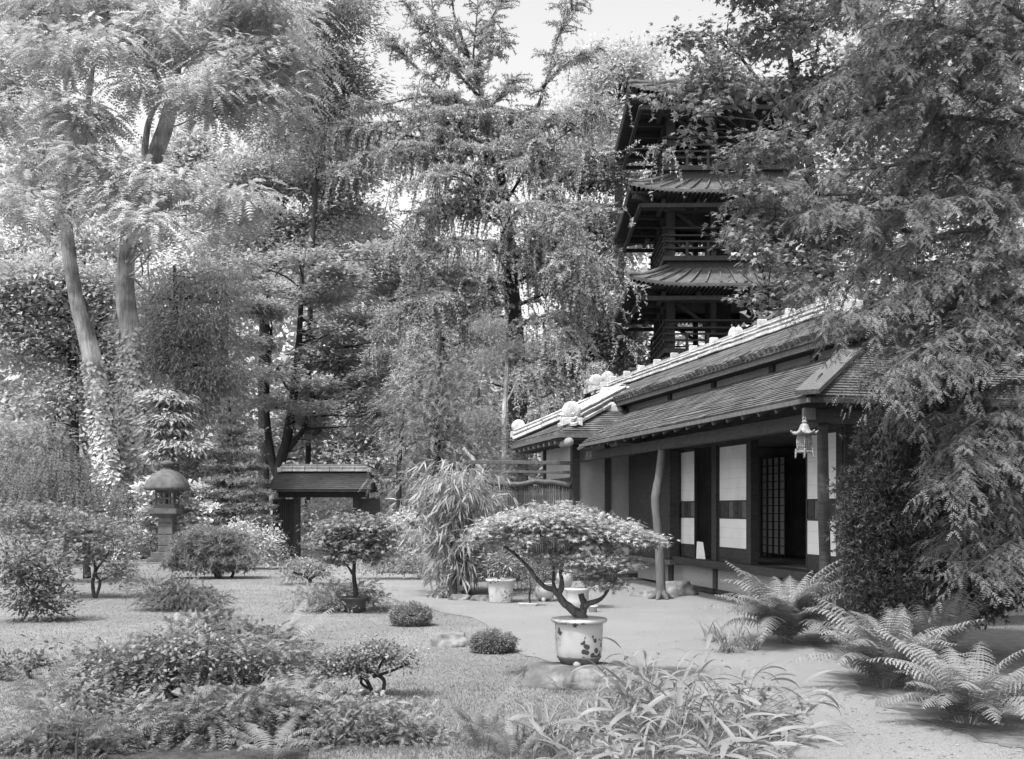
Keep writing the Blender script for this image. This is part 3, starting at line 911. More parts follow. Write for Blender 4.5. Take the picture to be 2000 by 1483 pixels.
# bamboo fence beside the wing
fn = thing('bamboo_fence', 'dark bamboo slat fence with log rails beside the house corner', 'fence', H(19.85, 4.9, 0))
for (z0, z1, nm) in ((2.24, 2.31, 'top_rail'), (2.07, 2.12, 'middle_rail')):
    MB(HM).box((19.80, 3.7, z0), (19.88, 5.715, z1)).build(nm, 'greywood', fn, bevel=.006)
MB(HM).tube([(19.84, v, 1.88 + .03 * math.sin(v * 5.2) + .012 * math.sin(v * 13)) for v in np.linspace(3.7, 5.71, 12)], [.055] * 12, 8, .3, 3).build('log_rail', 'greywood', fn, True)
for v in (3.7, 4.7):
    MB(HM).box((19.82, v - .04, 0), (19.9, v + .04, 2.24)).build('fence_post', 'darkwood', fn)
v = 3.75
rr = random.Random(4)
while v < 5.70:
    MB(HM).tube([(19.84 + rr.uniform(-.008, .008), v, 0.02), (19.84, v + rr.uniform(-.004, .004), 1.86 + rr.uniform(-.02, 0))], [.016, .015], 6, 0, 2).build('slat', 'darkwood', fn, True)
    v += .037
# ================================================================== pagoda
ang = math.atan2(35.0, F)
pc = P(1230, 993, 35.0); pc.z = 0
PM = Matrix.Translation(pc) @ Matrix.Rotation(-ang, 4, 'Z')
pg = thing('pagoda', 'tall dark wooden pagoda with stacked roofs and railed balconies', 'pagoda', PM @ Vector((3.5, 3.5, 0)))
def pbox(name, lo, hi, m='pagodawood', parent=None): return MB(PM).box(lo, hi).build(name, m, parent or pg)
ES = [5.65, 8.80, 11.88, 15.12]
W_ = 7.0
def sq(i, z, up=0.0): return [(i, i, z + up), (W_ - i, i, z + up), (W_ - i, W_ - i, z + up), (i, W_ - i, z + up)]
for k, ze in enumerate(ES):
    last = k == 3
    inn = 1.5 if not last else 3.3
    rise = .86 if not last else 1.75
    o, i_ = sq(0, ze), sq(inn, ze + rise)
    rf = None
    for s in range(4):
        a, b = Vector(o[s]), Vector(o[(s + 1) % 4]); c_, d_ = Vector(i_[(s + 1) % 4]), Vector(i_[s])
        m = MB(PM)
        NX = 12
        vs, fs = [], []
        for r in range(5):
            t = r / 4
            for q in range(NX + 1):
                w = q / NX
                p = a.lerp(b, w).lerp(d_.lerp(c_, w), t)
                p.z += .26 * (abs(2 * w - 1) ** 4) * (1 - t) - .06 * math.sin(math.pi * t)
                vs.append(p)
        n0 = len(vs)
        vs += [p - Vector((0, 0, .10)) for p in vs]
        for r in range(4):
            for q in range(NX):
                x = r * (NX + 1) + q
                fs.append((x, x + 1, x + NX + 2, x + NX + 1))
                fs.append((n0 + x, n0 + x + NX + 1, n0 + x + NX + 2, n0 + x + 1))
        for q in range(NX):
            fs.append((q, n0 + q, n0 + q + 1, q + 1))
        m.add(vs, fs)
        rf = m.build('roof_slope', 'pagodaroof', pg)
        hp = MB(PM)
        hp.tube([a + Vector((0, 0, .30)), a.lerp(d_, .35) + Vector((0, 0, .10)), d_ + Vector((0, 0, .06))], [.075, .08, .08], 7, .1, 4).build('hip_ridge', 'pagodaroof', rf, True)
        # seams on the roof
        sm = MB(PM)
        for q in range(1, 14):
            w = q / 14
            p0, p1 = a.lerp(b, w), d_.lerp(c_, w)
            sm.bar(p0 + Vector((0, 0, .03 + .26 * abs(2 * w - 1) ** 4)), p1 + Vector((0, 0, .0)), .05, .05)
        sm.build('roof_seam', 'pagodaroof', rf)
        # rafters under the eave, too fine to pick apart
        rm_ = MB(PM)
        into = (d_ - a); into.z = 0
        side = (b - a).normalized()
        nrm = Vector((-side.y, side.x, 0))
        for q in range(46):
            w = (q + .5) / 46
            p = a.lerp(b, w); u_ = .26 * (abs(2 * w - 1) ** 4)
            l_ = min(1.9, min(w, 1 - w) * W_ + .05)
            rm_.bar(p + nrm * -.07 + Vector((0, 0, -.12 + u_)), p + nrm * l_ + Vector((0, 0, -.09)), .06, .07)
        ro = rm_.build('rafter_row', 'pagodawood', pg); ro['kind'] = 'stuff'
        # bracket arms
        for q in range(1, 6):
            w = q / 6
            p = a.lerp(b, w)
            MB(PM).bar(p + nrm * .45 + Vector((0, 0, -.26)), p + nrm * 2.0 + Vector((0, 0, -.30)), .13, .15).build('bracket_arm', 'pagodawood', pg)
        MB(PM).bar(a.lerp(b, .055) + nrm * .39 + Vector((0, 0, -.42)), a.lerp(b, .945) + nrm * .39 + Vector((0, 0, -.42)), .11, .13).build('eave_beam', 'pagodawood', pg)
        MB(PM).bar(a + (nrm + side) * .15 + Vector((0, 0, -.16)), a + (nrm + side) * 2.1 + Vector((0, 0, -.30)), .15, .18).build('corner_arm', 'pagodawood', pg)
    pbox('soffit_board', (.12, .12, ze - .085), (W_ - .12, W_ - .12, ze - .03))
    if last: break
    zn = ES[k + 1]
    fz = ze + rise
    pbox('balcony_floor', (1.28, 1.28, fz + .18), (W_ - 1.28, W_ - 1.28, fz + .34))
    pbox('floor_beam', (1.42, 1.42, fz - .05), (W_ - 1.42, W_ - 1.42, fz + .177))
    zt = zn - .35
    for (x, y) in [(1.55, 1.55), (W_ - 1.55, 1.55), (1.55, W_ - 1.55), (W_ - 1.55, W_ - 1.55), (3.0, 1.55), (4.0, 1.55), (3.0, W_ - 1.55), (4.0, W_ - 1.55), (1.55, 3.0), (1.55, 4.0), (W_ - 1.55, 3.0), (W_ - 1.55, 4.0)]:
        s = .13 if abs(x - 3.5) > 1.5 and abs(y - 3.5) > 1.5 else .09
        pbox('post', (x - s, y - s, fz + .343), (x + s, y + s, zt))
    for (lo, hi) in (((1.4, 1.42, zt), (W_ - 1.4, 1.68, zt + .24)), ((1.4, W_ - 1.68, zt), (W_ - 1.4, W_ - 1.42, zt + .24)), ((1.42, 1.685, zt), (1.68, W_ - 1.685, zt + .24)), ((W_ - 1.68, 1.685, zt), (W_ - 1.42, W_ - 1.685, zt + .24))):
        pbox('wall_plate', lo, hi)
    pbox('dark_core', (3.1, 3.1, fz + .35), (3.9, 3.9, zn - .1))  # box added to keep the open storey dark inside
    i0 = 1.36
    for s in range(4):
        Mr = PM @ Matrix.Translation((3.5, 3.5, 0)) @ Matrix.Rotation(R(90) * s, 4, 'Z') @ Matrix.Translation((-3.5, -3.5, 0))
        rl = MB(Mr)
        for dz, th_ in ((1.30, .05), (1.05, .045), (.84, .045), (.62, .045)):
            rl.bar((i0 - .12, i0, fz + dz), (W_ - i0 + .12, i0, fz + dz), th_ * 1.3, th_ * 1.3)
        ra = rl.build('railing', 'pagodawood', pg)
        for q in range(7):
            x = i0 + (W_ - 2 * i0) * q / 6
            MB(Mr).box((x - .045, i0 - .045, fz + .34), (x + .045, i0 + .045, fz + (1.33 if q in (0, 6) else .82))).build('baluster', 'pagodawood', ra)
        for (x0, x1) in ((1.75, 2.75), (4.95, 3.95)):
            MB(Mr).bar((x0, 1.56, zt - .02), (x1, 1.56, zt - .75), .09, .11).build('brace', 'pagodawood', pg)
pbox('ground_storey', (1.5, 1.5, 0), (5.5, 5.5, 5.6))

# ================================================================== garden gate
gb = G(585, 1090)
Yg_ = gb.y
gt = thing('garden_gate', 'roofed dark wooden garden gate with pale ridge at the path end', 'gate', (P(640, 0, Yg_).x, Yg_, 0))
def gx(px): return (px - 1000) / F * Yg_
def gz(py): return EYE + (HZ - py) / F * Yg_
def gbox(name, lo, hi, m='darkwood', parent=None, bevel=0.0): return MB().box(lo, hi).build(name, m, parent or gt, bevel=bevel)
gbox('gate_post', (gx(574), Yg_ - .09, 0), (gx(586), Yg_ + .09, gz(962)))
gbox('gate_post', (gx(690), Yg_ - .09, 0), (gx(702), Yg_ + .09, gz(962)))
gbox('gate_beam', (gx(545), Yg_ - .10, gz(972)), (gx(720), Yg_ + .10, gz(962)))
gbox('gate_leaf', (gx(532), Yg_ + .02, .05), (gx(573), Yg_ + .05, gz(975)))
lt = MB()
for i in range(9): lt.box((gx(536 + i * 4.4) - .012, Yg_ - .02, .1), (gx(536 + i * 4.4) + .012, Yg_ + .015, gz(978)))
lt.build('lattice', 'pagodawood', gt)
gbox('side_panel', (gx(703), Yg_ + .0, .05), (gx(742), Yg_ + .05, gz(974)))
yz0, yz1 = gz(957), gz(921)
sgm = MB().slab([(gx(530), Yg_ - .75, yz0), (gx(732), Yg_ - .75, yz0), (gx(722), Yg_, yz1), (gx(545), Yg_, yz1)], .06).build('gate_roof', 'darkwood', gt)
sg2 = MB().slab([(gx(545), Yg_, yz1), (gx(722), Yg_, yz1), (gx(732), Yg_ + .75, yz0), (gx(530), Yg_ + .75, yz0)], .06).build('gate_roof', 'darkwood', gt)
for i in range(9):
    t = (i + .2) / 9
    z = yz0 + (yz1 - yz0) * t + .012
    y = Yg_ - .75 * (1 - t)
    MB().bar((gx(530 + 15 * t), y, z), (gx(732 - 10 * t), y, z), .085, .02, (0, -.7, 1)).build('roof_board', 'darkwood', sgm)
for (zz, h, w, m) in ((yz1 + .03, .07, .34, 'mortar'), (yz1 + .085, .04, .28, 'ridgegrey'), (yz1 + .125, .04, .26, 'mortar')):
    for i in range(7):
        a, b = 549 + i * 24.3, 549 + (i + 1) * 24.3
        gbox('ridge_tile', (gx(a), Yg_ - w / 2, zz - h / 2), (gx(b) - .012, Yg_ + w / 2, zz + h / 2), m, None, .006)
MB().tube([(gx(550), Yg_, yz1 + .165), (gx(718), Yg_, yz1 + .165)], [.045, .045], 8, 0, 4).build('ridge_cap', 'ridgegrey', gt, True)
for i in range(7):
    x = gx(554 + i * 27)
    MB().lathe([(.01, 0), (.035, .0), (.045, .05), (.03, .09), (.01, .1)], (x, Yg_, yz1 + .16), 10).build('ridge_knob', 'mortar', gt, True)
for px_, in ((548,), (722,)):
    x = gx(px_)
    gbox('ridge_end', (x - .06, Yg_ - .2, yz1 - .03), (x + .06, Yg_ + .2, yz1 + .10), 'mortar', None, .02)
for sgn in (-1, 1):
    x = gx(540) if sgn < 0 else gx(724)
    MB().add([(x, Yg_ - .6, yz0), (x, Yg_ + .6, yz0), (x, Yg_, yz1 - .08), (x + .03, Yg_ - .6, yz0), (x + .03, Yg_ + .6, yz0), (x + .03, Yg_, yz1 - .08)], [(0, 1, 2), (3, 5, 4), (0, 3, 4, 1), (1, 4, 5, 2), (2, 5, 3, 0)]).build('gable_board', 'darkwood', gt)

# ================================================================== stone lantern
sb = G(325, 1100)
YL = sb.y
sx = (327 - 1000) / F * YL
def lz(py): return EYE + (HZ - py) / F * YL
k = YL / F
sl2 = thing('stone_lantern', 'grey stone lantern with domed cap on stepped base by the lawn', 'lantern', (sx, YL, 0))
hs = lambda w: w / 2 * k
gb_ = lambda name, w, y0, y1, m='lanternstone', bv=.012: MB().box((sx - hs(w), YL - hs(w), lz(y0)), (sx + hs(w), YL + hs(w), lz(y1))).build(name, m, sl2, bevel=bv)
gb_('footing', 72, 1102, 1097, 'stone')
gb_('base_step', 60, 1097, 1088); gb_('base_step', 50, 1088, 1078)
for y0, y1 in ((1078, 1066), (1066, 1044.5), (1044.5, 1022), (1022, 1011)):
    gb_('shaft_block', 28, y0 - .4, y1 + .6)
MB().lathe([(hs(27) * 1.3, lz(1011)), (hs(38) * 1.35, lz(1006)), (hs(50) * 1.36, lz(1004))], (sx, YL, 0), 4, R(45)).build('platform_corbel', 'lanternstone', sl2)
gb_('platform', 51, 1004, 993)
fb = MB()
w = hs(36)
z0, z1 = lz(993), lz(958)
t = .03
zl, zh = z0 + (z1 - z0) * .25, z0 + (z1 - z0) * .85
for sx_ in (-1, 1):
    for sy_ in (-1, 1):
        fb.box((sx + sx_ * w - (t if sx_ > 0 else 0), YL + sy_ * w - (t if sy_ > 0 else 0), z0), (sx + sx_ * w + (t if sx_ < 0 else 0), YL + sy_ * w + (t if sy_ < 0 else 0), z1))
fb.box((sx - w + .002, YL - w + .002, z0), (sx + w - .002, YL + w - .002, zl)); fb.box((sx - w + .002, YL - w + .002, zh), (sx + w - .002, YL + w - .002, z1))
for i in range(1, 4):
    x = sx - w + 2 * w * i / 4
    for y in (YL - w + .012, YL + w - .012):
        fb.box((x - .018, y - .01, zl), (x + .018, y + .01, zh))
fb.box((sx - w, YL - w + .006, zl + (zh - zl) * .45), (sx + w, YL - w + .018, zl + (zh - zl) * .58))
fb.box((sx - w, YL + w - .018, zl + (zh - zl) * .45), (sx + w, YL + w - .006, zl + (zh - zl) * .58))
fb.build('fire_box', 'lanternstone', sl2)
cap = [(.5, 958), (38, 958), (41.5, 955.5), (41.5, 952), (38, 944), (33, 935), (26, 927), (17, 921), (9, 917), (7, 913)]
MB().lathe([(a * k, lz(b)) for a, b in cap], (sx, YL, 0), 40, 0, 3.2).build('cap', 'lanternstone', sl2, True)
MB().lathe([(a * k, lz(b)) for a, b in [(6, 913), (12, 909), (14, 906), (12, 903), (6, 900), (1, 899)]], (sx, YL, 0), 24).build('finial', 'lanternstone', sl2, True)
# ================================================================== pots
def pot(name, label, px, py, prof, m, Y=None, zb=0.0, sq=None, soil=None, n=36, feet=0, cat='pot', rot=0.0):
    g = G(px, py) if Y is None else P(px, py, Y)
    c = Vector((g.x, g.y, zb))
    o = thing(name, label, cat, c)
    pt = MB().lathe(prof, c, n, rot, sq).build('pot', m, o, True)
    if soil: MB().lathe([(soil[0], soil[1] - .01), (soil[0] * .6, soil[1]), (.01, soil[1] + .015)], c, n, rot, sq).build('soil', 'potsoil', o, True)
    for i in range(feet):
        a = 2 * math.pi * i / feet - 1.75
        r = prof[0][0] * 1.0 + .012
        MB().lathe([(.004, -.035), (.022, -.03), (.03, -.015), (.036, .005), (.032, .035), (.018, .055), (.004, .06)], c + Vector((math.cos(a) * r, math.sin(a) * r, .03)), 12).build('foot', m if m != 'printedpot' else 'ceramic', o, True)
    return o, c
PY = 8.62
big, bc = pot('potted_maple', 'large maple bonsai in a printed white pot on a rock', 1131, 1300, [(.125, .02), (.15, .03), (.178, .075), (.188, .14), (.193, .30), (.196, .345), (.202, .352), (.224, .36), (.228, .37), (.224, .382), (.206, .386), (.196, .372), (.192, .345)], 'printedpot', PY, 0.125, soil=(.193, .355), feet=3, cat='potted tree')
MB().lathe([(.196, -.012), (.2245, -.006), (.2285, .006), (.2235, .018), (.205, .021)], bc + Vector((0, 0, .367)), 40).build('rim', 'ceramic', big, True)
MB().lathe([(.126, .018), (.1515, .029), (.1795, .074), (.1815, .085), (.1805, .087)], bc, 40).build('shaded_glaze_band', 'lanternstone', big, True)  # dark glaze, with the shading of the inward-curving underside put into its colour
Z = PY
mt = [Tk(Z, [(1140, 1222, 13), (1136, 1205, 12), (1118, 1190, 9.5), (1101, 1176, 8), (1092, 1163, 7.5), (1082, 1152, 6.5), (1065, 1147, 5), (1047, 1130, 4.2), (1033, 1110, 3.6), (1008, 1085, 2.8), (986, 1068, 2)]),
      Tk(Z, [(1134, 1215, 12), (1138, 1196, 9), (1141, 1180, 7.5), (1137, 1168, 6), (1135, 1160, 5.5)]),
      Tk(Z - .05, [(1141, 1186, 6), (1152, 1178, 5), (1165, 1174, 4.5), (1178, 1166, 3), (1192, 1145, 2.2), (1200, 1120, 1.6)]),
      Tk(Z, [(1090, 1158, 7), (1096, 1150, 6), (1097, 1135, 4.5), (1095, 1112, 3.2), (1110, 1080, 2.5), (1130, 1050, 2)]),
      Tk(Z + .08, [(1084, 1152, 4), (1080, 1135, 3), (1081, 1112, 2.5), (1075, 1080, 2)]),
      Tk(Z - .08, [(1096, 1115, 2.5), (1150, 1088, 2.2), (1185, 1090, 1.8), (1172, 1065, 1.5), (1215, 1055, 1.5)])]
plant('', '', '', bc, mt, [(1085, 1000, Z + .1, 62, 18, .34), (1080, 1012, Z, 110, 24, .42), (1000, 1030, Z, 80, 20, .34), (1170, 1040, Z, 90, 20, .34), (1050, 1022, Z - .1, 95, 22, .36), (1120, 1020, Z, 80, 20, .36), (965, 1040, Z, 55, 22, .28), (1010, 1045, Z - .15, 85, 16, .3), (1185, 1035, Z, 70, 20, .3),
      (1150, 1050, Z - .1, 100, 17, .34), (1240, 1052, Z, 42, 15, .2), (1275, 1060, Z - .03, 16, 6, .08), (1160, 1095, Z - .1, 60, 17, .25), (1085, 1090, Z - .12, 45, 11, .18), (1200, 1108, Z - .05, 40, 13, .18), (1178, 1140, Z - .1, 30, 12, .12), (940, 1058, Z, 28, 12, .14)] + [(1160, 1092, Z - .12, 62, 15, .26), (1205, 1105, Z - .06, 42, 13, .20), (1180, 1138, Z - .1, 34, 12, .15), (1150, 1112, Z - .15, 40, 10, .2), (1085, 1088, Z - .14, 46, 11, .2), (1245, 1054, Z, 44, 14, .2), (1280, 1060, Z - .03, 16, 6, .09)] * 2,
      19000, 'leaf_maple', 'bark', L=.036, W=.012, style='star', clump=.055, flat=.32, per=26, droop=.35, up=1.6, shell=.4, wild=.45, ntw=150, tw=.006, tn=9, tri=True, root=big, wob=.35, r0=.5)

dk, dc = pot('potted_maple', 'slender maple in a dark round pot on the lawn', 695, 1196, [(.12, 0), (.15, .01), (.165, .10), (.185, .17), (.20, .19), (.20, .205), (.18, .21), (.17, .19)], 'darkpot', soil=(.17, .19), cat='potted tree')
Z = dc.y
plant('', '', '', dc, [Tk(Z, [(696, 1170, 6), (694, 1150, 5), (691, 1125, 4), (692, 1095, 3.2), (690, 1075, 2.5), (700, 1055, 2)]), Tk(Z, [(691, 1125, 3), (680, 1108, 2), (668, 1095, 1.5)]), Tk(Z, [(691, 1085, 3), (712, 1060, 2), (735, 1045, 1.4)])],
      [(690, 1030, Z, 70, 26, .45), (650, 1050, Z, 40, 22, .3), (735, 1040, Z, 38, 24, .3), (690, 1068, Z - .1, 60, 20, .35), (655, 1085, Z, 34, 16, .2), (735, 1080, Z + .1, 40, 20, .25)],
      6000, 'leaf_shrub', 'darkbark', L=.055, W=.020, style='star', clump=.10, flat=.4, per=22, droop=.3, up=1.3, ntw=70, tw=.008, tn=7, tri=True, root=dk)

wp, wc = pot('ceramic_pot', 'white painted ceramic pot in front of the bamboo clump', 978, 1177, [(.14, 0), (.165, .005), (.17, .02), (.185, .20), (.197, .31), (.222, .325), (.225, .35), (.205, .356), (.18, .32)], 'paintedpot', sq=3.4, soil=(.17, .335))
plant('', '', '', wc, [Tk(wc.y, [(975, 1135, 2.5), (972, 1115, 2), (985, 1095, 1.5)])], [(978, 1098, wc.y, 34, 22), (1000, 1085, wc.y, 25, 16)], 650, 'leaf_mid', 'bark', L=.09, W=.022, clump=.12, per=14, root=wp, ntw=20, tw=.005, names=('stem', 'foliage'))
bw_, bwc = pot('ceramic_pot', 'round white ceramic bowl on little feet behind the bonsai trunk', 1064, 1175, [(.09, .04), (.13, .07), (.165, .14), (.172, .20), (.165, .255), (.178, .268), (.178, .282), (.155, .285)], 'ceramic', soil=(.15, .27), feet=4)
plant('', '', '', bwc, [Tk(bwc.y, [(1064, 1142, 2.5), (1062, 1120, 2)])], [(1062, 1112, bwc.y, 28, 20)], 500, 'leaf_dark', 'bark', L=.06, W=.02, clump=.08, per=14, root=bw_, ntw=16, tw=.005, names=('stem', 'foliage'))
br, brc = pot('ceramic_pot', 'tall white painted pot partly hidden by the bonsai trunk', 1128, 1189, [(.125, 0), (.14, .01), (.155, .12), (.16, .24), (.185, .265), (.188, .285), (.16, .29)], 'paintedpot', soil=(.155, .275))
plant('', '', '', brc, [Tk(brc.y, [(1144, 1150, 2.2), (1143, 1125, 1.8), (1150, 1105, 1.2)])], [(1150, 1098, brc.y, 34, 16), (1125, 1110, brc.y, 26, 14)], 520, 'leaf_maple', 'bark', L=.05, W=.016, style='star', clump=.09, flat=.4, per=14, root=br, ntw=16, tw=.005, names=('stem', 'foliage'))
sp_, spc = pot('ceramic_pot', 'smallest pale pot standing right of the bonsai trunk', 1158, 1196, [(.045, 0), (.05, .0), (.06, .07), (.075, .075), (.075, .09), (.06, .092)], 'ceramic', soil=(.058, .084))
tr = G(1030, 1184)
ty = thing('tray_bonsai', 'thin dark seedling tree in a shallow pale tray on the path', 'bonsai', tr)
MB().hexa([(tr.x - .12, tr.y - .07, .006), (tr.x + .12, tr.y - .07, .006), (tr.x + .12, tr.y + .07, .006), (tr.x - .12, tr.y + .07, .006), (tr.x - .135, tr.y - .08, .045), (tr.x + .135, tr.y - .08, .045), (tr.x + .135, tr.y + .08, .045), (tr.x - .135, tr.y + .08, .045)]).build('tray', 'ceramic', ty, bevel=.004)
plant('', '', '', tr, [Tk(tr.y, [(1036, 1180, 2.5), (1034, 1165, 2), (1036, 1150, 1.5), (1035, 1130, 1)])], [(1034, 1150, tr.y, 22, 16), (1034, 1128, tr.y, 16, 14)], 700, 'leaf_dark', 'darkbark', L=.035, W=.012, clump=.05, per=14, root=ty, ntw=30, tw=.003)
ur, urc = pot('ceramic_pot', 'pale urn far back against the wing wall', 1103, 1150, [(.08, 0), (.1, .02), (.15, .15), (.15, .25), (.12, .3), (.14, .33), (.12, .335)], 'ceramic', soil=(.12, .32))

# ================================================================== ferns
def frond_mesh(seed, curl, width):
    """one fern frond: a bent midrib with toothed leaflets both sides, unit length"""
    r_ = random.Random(seed)
    vs, fs, sh = [], [], []
    n = 30
    pts = []
    tone = r_.uniform(.72, 1.15)
    twist = r_.uniform(-.5, .5)
    x = z = 0.0
    for i in range(n + 1):
        t = i / n
        th_ = R(8) + curl * t ** 1.3
        pts.append(Vector((x, twist * .25 * t * t, z)))
        x += math.sin(th_) / n; z += math.cos(th_) / n
    def quad(a, b, c, d, s):
        k = len(vs); vs.extend([a, b, c, d]); fs.append((k, k + 1, k + 2, k + 3)); sh.append(s)
    for i in range(n):
        w = .006 * (1 - i / n) + .0015
        quad(pts[i] + Vector((0, -w, 0)), pts[i + 1] + Vector((0, -w, 0)), pts[i + 1] + Vector((0, w, 0)), pts[i] + Vector((0, w, 0)), .8)
    for i in range(4, n):
        t = i / n
        d = (pts[min(i + 1, n)] - pts[i]).normalized()
        nr = Vector((-d.z, 0, d.x))
        L = width * (math.sin(math.pi * min(1, (t - .10) / .9) ** .62) ** .85) + .012
        for sg in (-1, 1):
            if r_.random() < .04: continue
            Lk = L * r_.uniform(.82, 1.08)
            dd = (Vector((0, sg, 0)) + d * .38 + nr * (.10 + r_.uniform(-.15, .15)) + Vector((0, 0, -.10))).normalized()
            ws = dd.cross(nr).normalized() * (1 if sg > 0 else -1)
            s = tone * r_.uniform(.85, 1.15)
            m = 5
            hw = .018 * (0.55 + .45 * math.sin(math.pi * t))
            prev = None
            for j in range(m):
                a0, a1 = j / m, (j + 1) / m
                w0 = hw * (1 - a0 * .75); w1 = hw * (1 - a1 * .8)
                p0 = pts[i] + dd * (Lk * a0) + Vector((0, 0, -.45 * Lk * a0 * a0))
                p1 = pts[i] + dd * (Lk * a1) + Vector((0, 0, -.45 * Lk * a1 * a1))
                quad(p0 + ws * w0 * .45, p1 + ws * w0 * 1.15, p1 - ws * w0 * 1.15, p0 - ws * w0 * .45, s * (1 + .06 * (j % 2)))
    me = bpy.data.meshes.new('frond')
    me.from_pydata([tuple(v) for v in vs], [], fs)
    at = me.attributes.new('shade', 'FLOAT', 'FACE')
    at.data.foreach_set('value', sh)
    me.materials.append(MATS['leaf_fern'])
    return me
FR = [frond_mesh(i, R(c), w) for i, (c, w) in enumerate(((62, .15), (80, .17), (100, .16), (48, .14), (118, .17), (90, .13), (70, .18), (130, .15), (105, .18)))]
def fern(label, px, py, n, L, seed, arc=(0, 360), variants=(0, 1, 2, 3, 4, 5, 6, 7, 8), tilt=(0, 28)):
    g = G(px, py)
    o = thing('fern', label, 'fern', g, 'ferns')
    r_ = random.Random(seed)
    for i in range(n):
        a = R(arc[0] + (arc[1] - arc[0]) * (i + r_.uniform(-.3, .3)) / n)
        t = R(r_.uniform(*tilt))
        s = L * r_.uniform(.7, 1.1)
        off = Vector((math.cos(a), math.sin(a), 0)) * r_.uniform(.01, .07)
        M = Matrix.Translation(g + off) @ Matrix.Rotation(a, 4, 'Z') @ Matrix.Rotation(t, 4, 'Y') @ Matrix.Rotation(R(r_.uniform(-15, 15)), 4, 'Z') @ Matrix.Diagonal((s, s, s, 1))
        inst('frond', FR[r_.choice(variants)], M, o)
    return o
fern('tall pale fern spreading in front of the dark porch post', 1535, 1258, 46, 1.10, 1, tilt=(-8, 26))
fern('broad fern at the right path edge below the dark yew', 1735, 1345, 40, .92, 2, tilt=(-6, 32), variants=(0, 1, 2, 5, 6, 8))
fern('fern cut by the right edge nearest the camera', 1890, 1415, 36, .80, 3, tilt=(-4, 34), variants=(0, 1, 2, 5, 6, 8))
fern('upright fern behind the right hand path ferns against the yew', 1830, 1300, 16, .88, 33, tilt=(-6, 16), variants=(0, 1, 3))
fern('young fern standing alone in the lawn at the bottom centre', 945, 1462, 11, .48, 4, variants=(0, 3, 1), tilt=(-4, 26))
fern('small fern right of centre at the bottom of the lawn', 1000, 1485, 8, .36, 44, variants=(0, 1, 3))
fern('fern at the back of the left shrub bed', 550, 1305, 13, .72, 5, variants=(0, 1, 3), tilt=(-4, 28))
fern('fern with spreading fronds in the middle of the left shrub bed', 575, 1432, 15, .52, 6)
fern('low fern at the bottom edge of the left shrub bed', 530, 1490, 9, .36, 7, variants=(1, 2))
fern('small fern beside the path right of the broad leaved bamboo', 1530, 1450, 9, .36, 8, variants=(1, 2, 4))
fern('little fern tucked against the rock under the bonsai pot', 1100, 1352, 7, .22, 9, variants=(0, 1))

# ================================================================== broad leaved bamboo in front
def blade_mesh(seed, bend, ratio):
    vs, fs, sh = [], [], []
    n = 8
    x = z = 0.0
    pts = []
    for i in range(n + 1):
        t = i / n
        pts.append((x, z)); a = R(18) - bend * t ** 1.4
        x += math.cos(a) / n; z += math.sin(a) / n
    for i, (x, z) in enumerate(pts):
        t = i / n
        w = ratio * (math.sin(math.pi * min(1, t * .92 + .06)) ** .75) * (1 - .35 * t)
        vs += [(x, -w, z + w * .35), (x, 0, z), (x, w, z + w * .35)]
    for i in range(n):
        b = i * 3
        fs += [(b, b + 3, b + 4, b + 1), (b + 1, b + 4, b + 5, b + 2)]
    me = bpy.data.meshes.new('leaf')
    me.from_pydata(vs, [], fs)
    at = me.attributes.new('shade', 'FLOAT', 'FACE')
    at.data.foreach_set('value', [random.Random(seed).uniform(.85, 1.2)] * len(fs))
    me.materials.append(MATS['leaf_sasa'])
    me.polygons.foreach_set('use_smooth', [True] * len(fs))
    return me
BL = [blade_mesh(i, R(b), w) for i, (b, w) in enumerate(((40, .07), (75, .08), (110, .065), (25, .055), (90, .09), (60, .04)))]
def dwarf_bamboo(label, g0, n, xr, yr, hr, seed):
    ss = thing('dwarf_bamboo', label, 'bamboo', g0)
    r_ = random.Random(seed)
    for i in range(n):
        px_, py_ = r_.uniform(*xr), r_.uniform(*yr)
        if px_ > 1430 and py_ < 1400: py_ += 50
        g = G(px_, py_)
        h = r_.uniform(*hr)
        lean = Vector((r_.gauss((px_ - 1330) / 900, .10), r_.gauss(-.02, .10), 0))
        top = g + lean + Vector((0, 0, h))
        MB().tube([g, g + lean * .3 + Vector((0, 0, h * .55)), top], [.004, .0035, .002], 5, 0, 3).build('cane', 'cane', ss, True)
        for j in range(6):
            t = 1 - j * .11
            p = g.lerp(top, t) if j else top
            a = r_.uniform(0, 2 * math.pi) if j else math.atan2(lean.y, lean.x)
            s = r_.uniform(.14, .29)
            M = Matrix.Translation(p) @ Matrix.Rotation(a, 4, 'Z') @ Matrix.Rotation(R(r_.uniform(-35, 18)), 4, 'Y') @ Matrix.Rotation(R(r_.uniform(-45, 45)), 4, 'X') @ Matrix.Diagonal((s, s, s, 1))
            inst('leaf', r_.choice(BL), M, ss)
dwarf_bamboo('broad leaved dwarf bamboo clump at the bottom beside the path', G(1330, 1440), 50, (1225, 1500), (1375, 1470), (.16, .40), 21)
dwarf_bamboo('lowest dwarf bamboo leaves along the bottom edge right of centre', G(1300, 1520), 46, (1120, 1480), (1470, 1570), (.10, .28), 22)
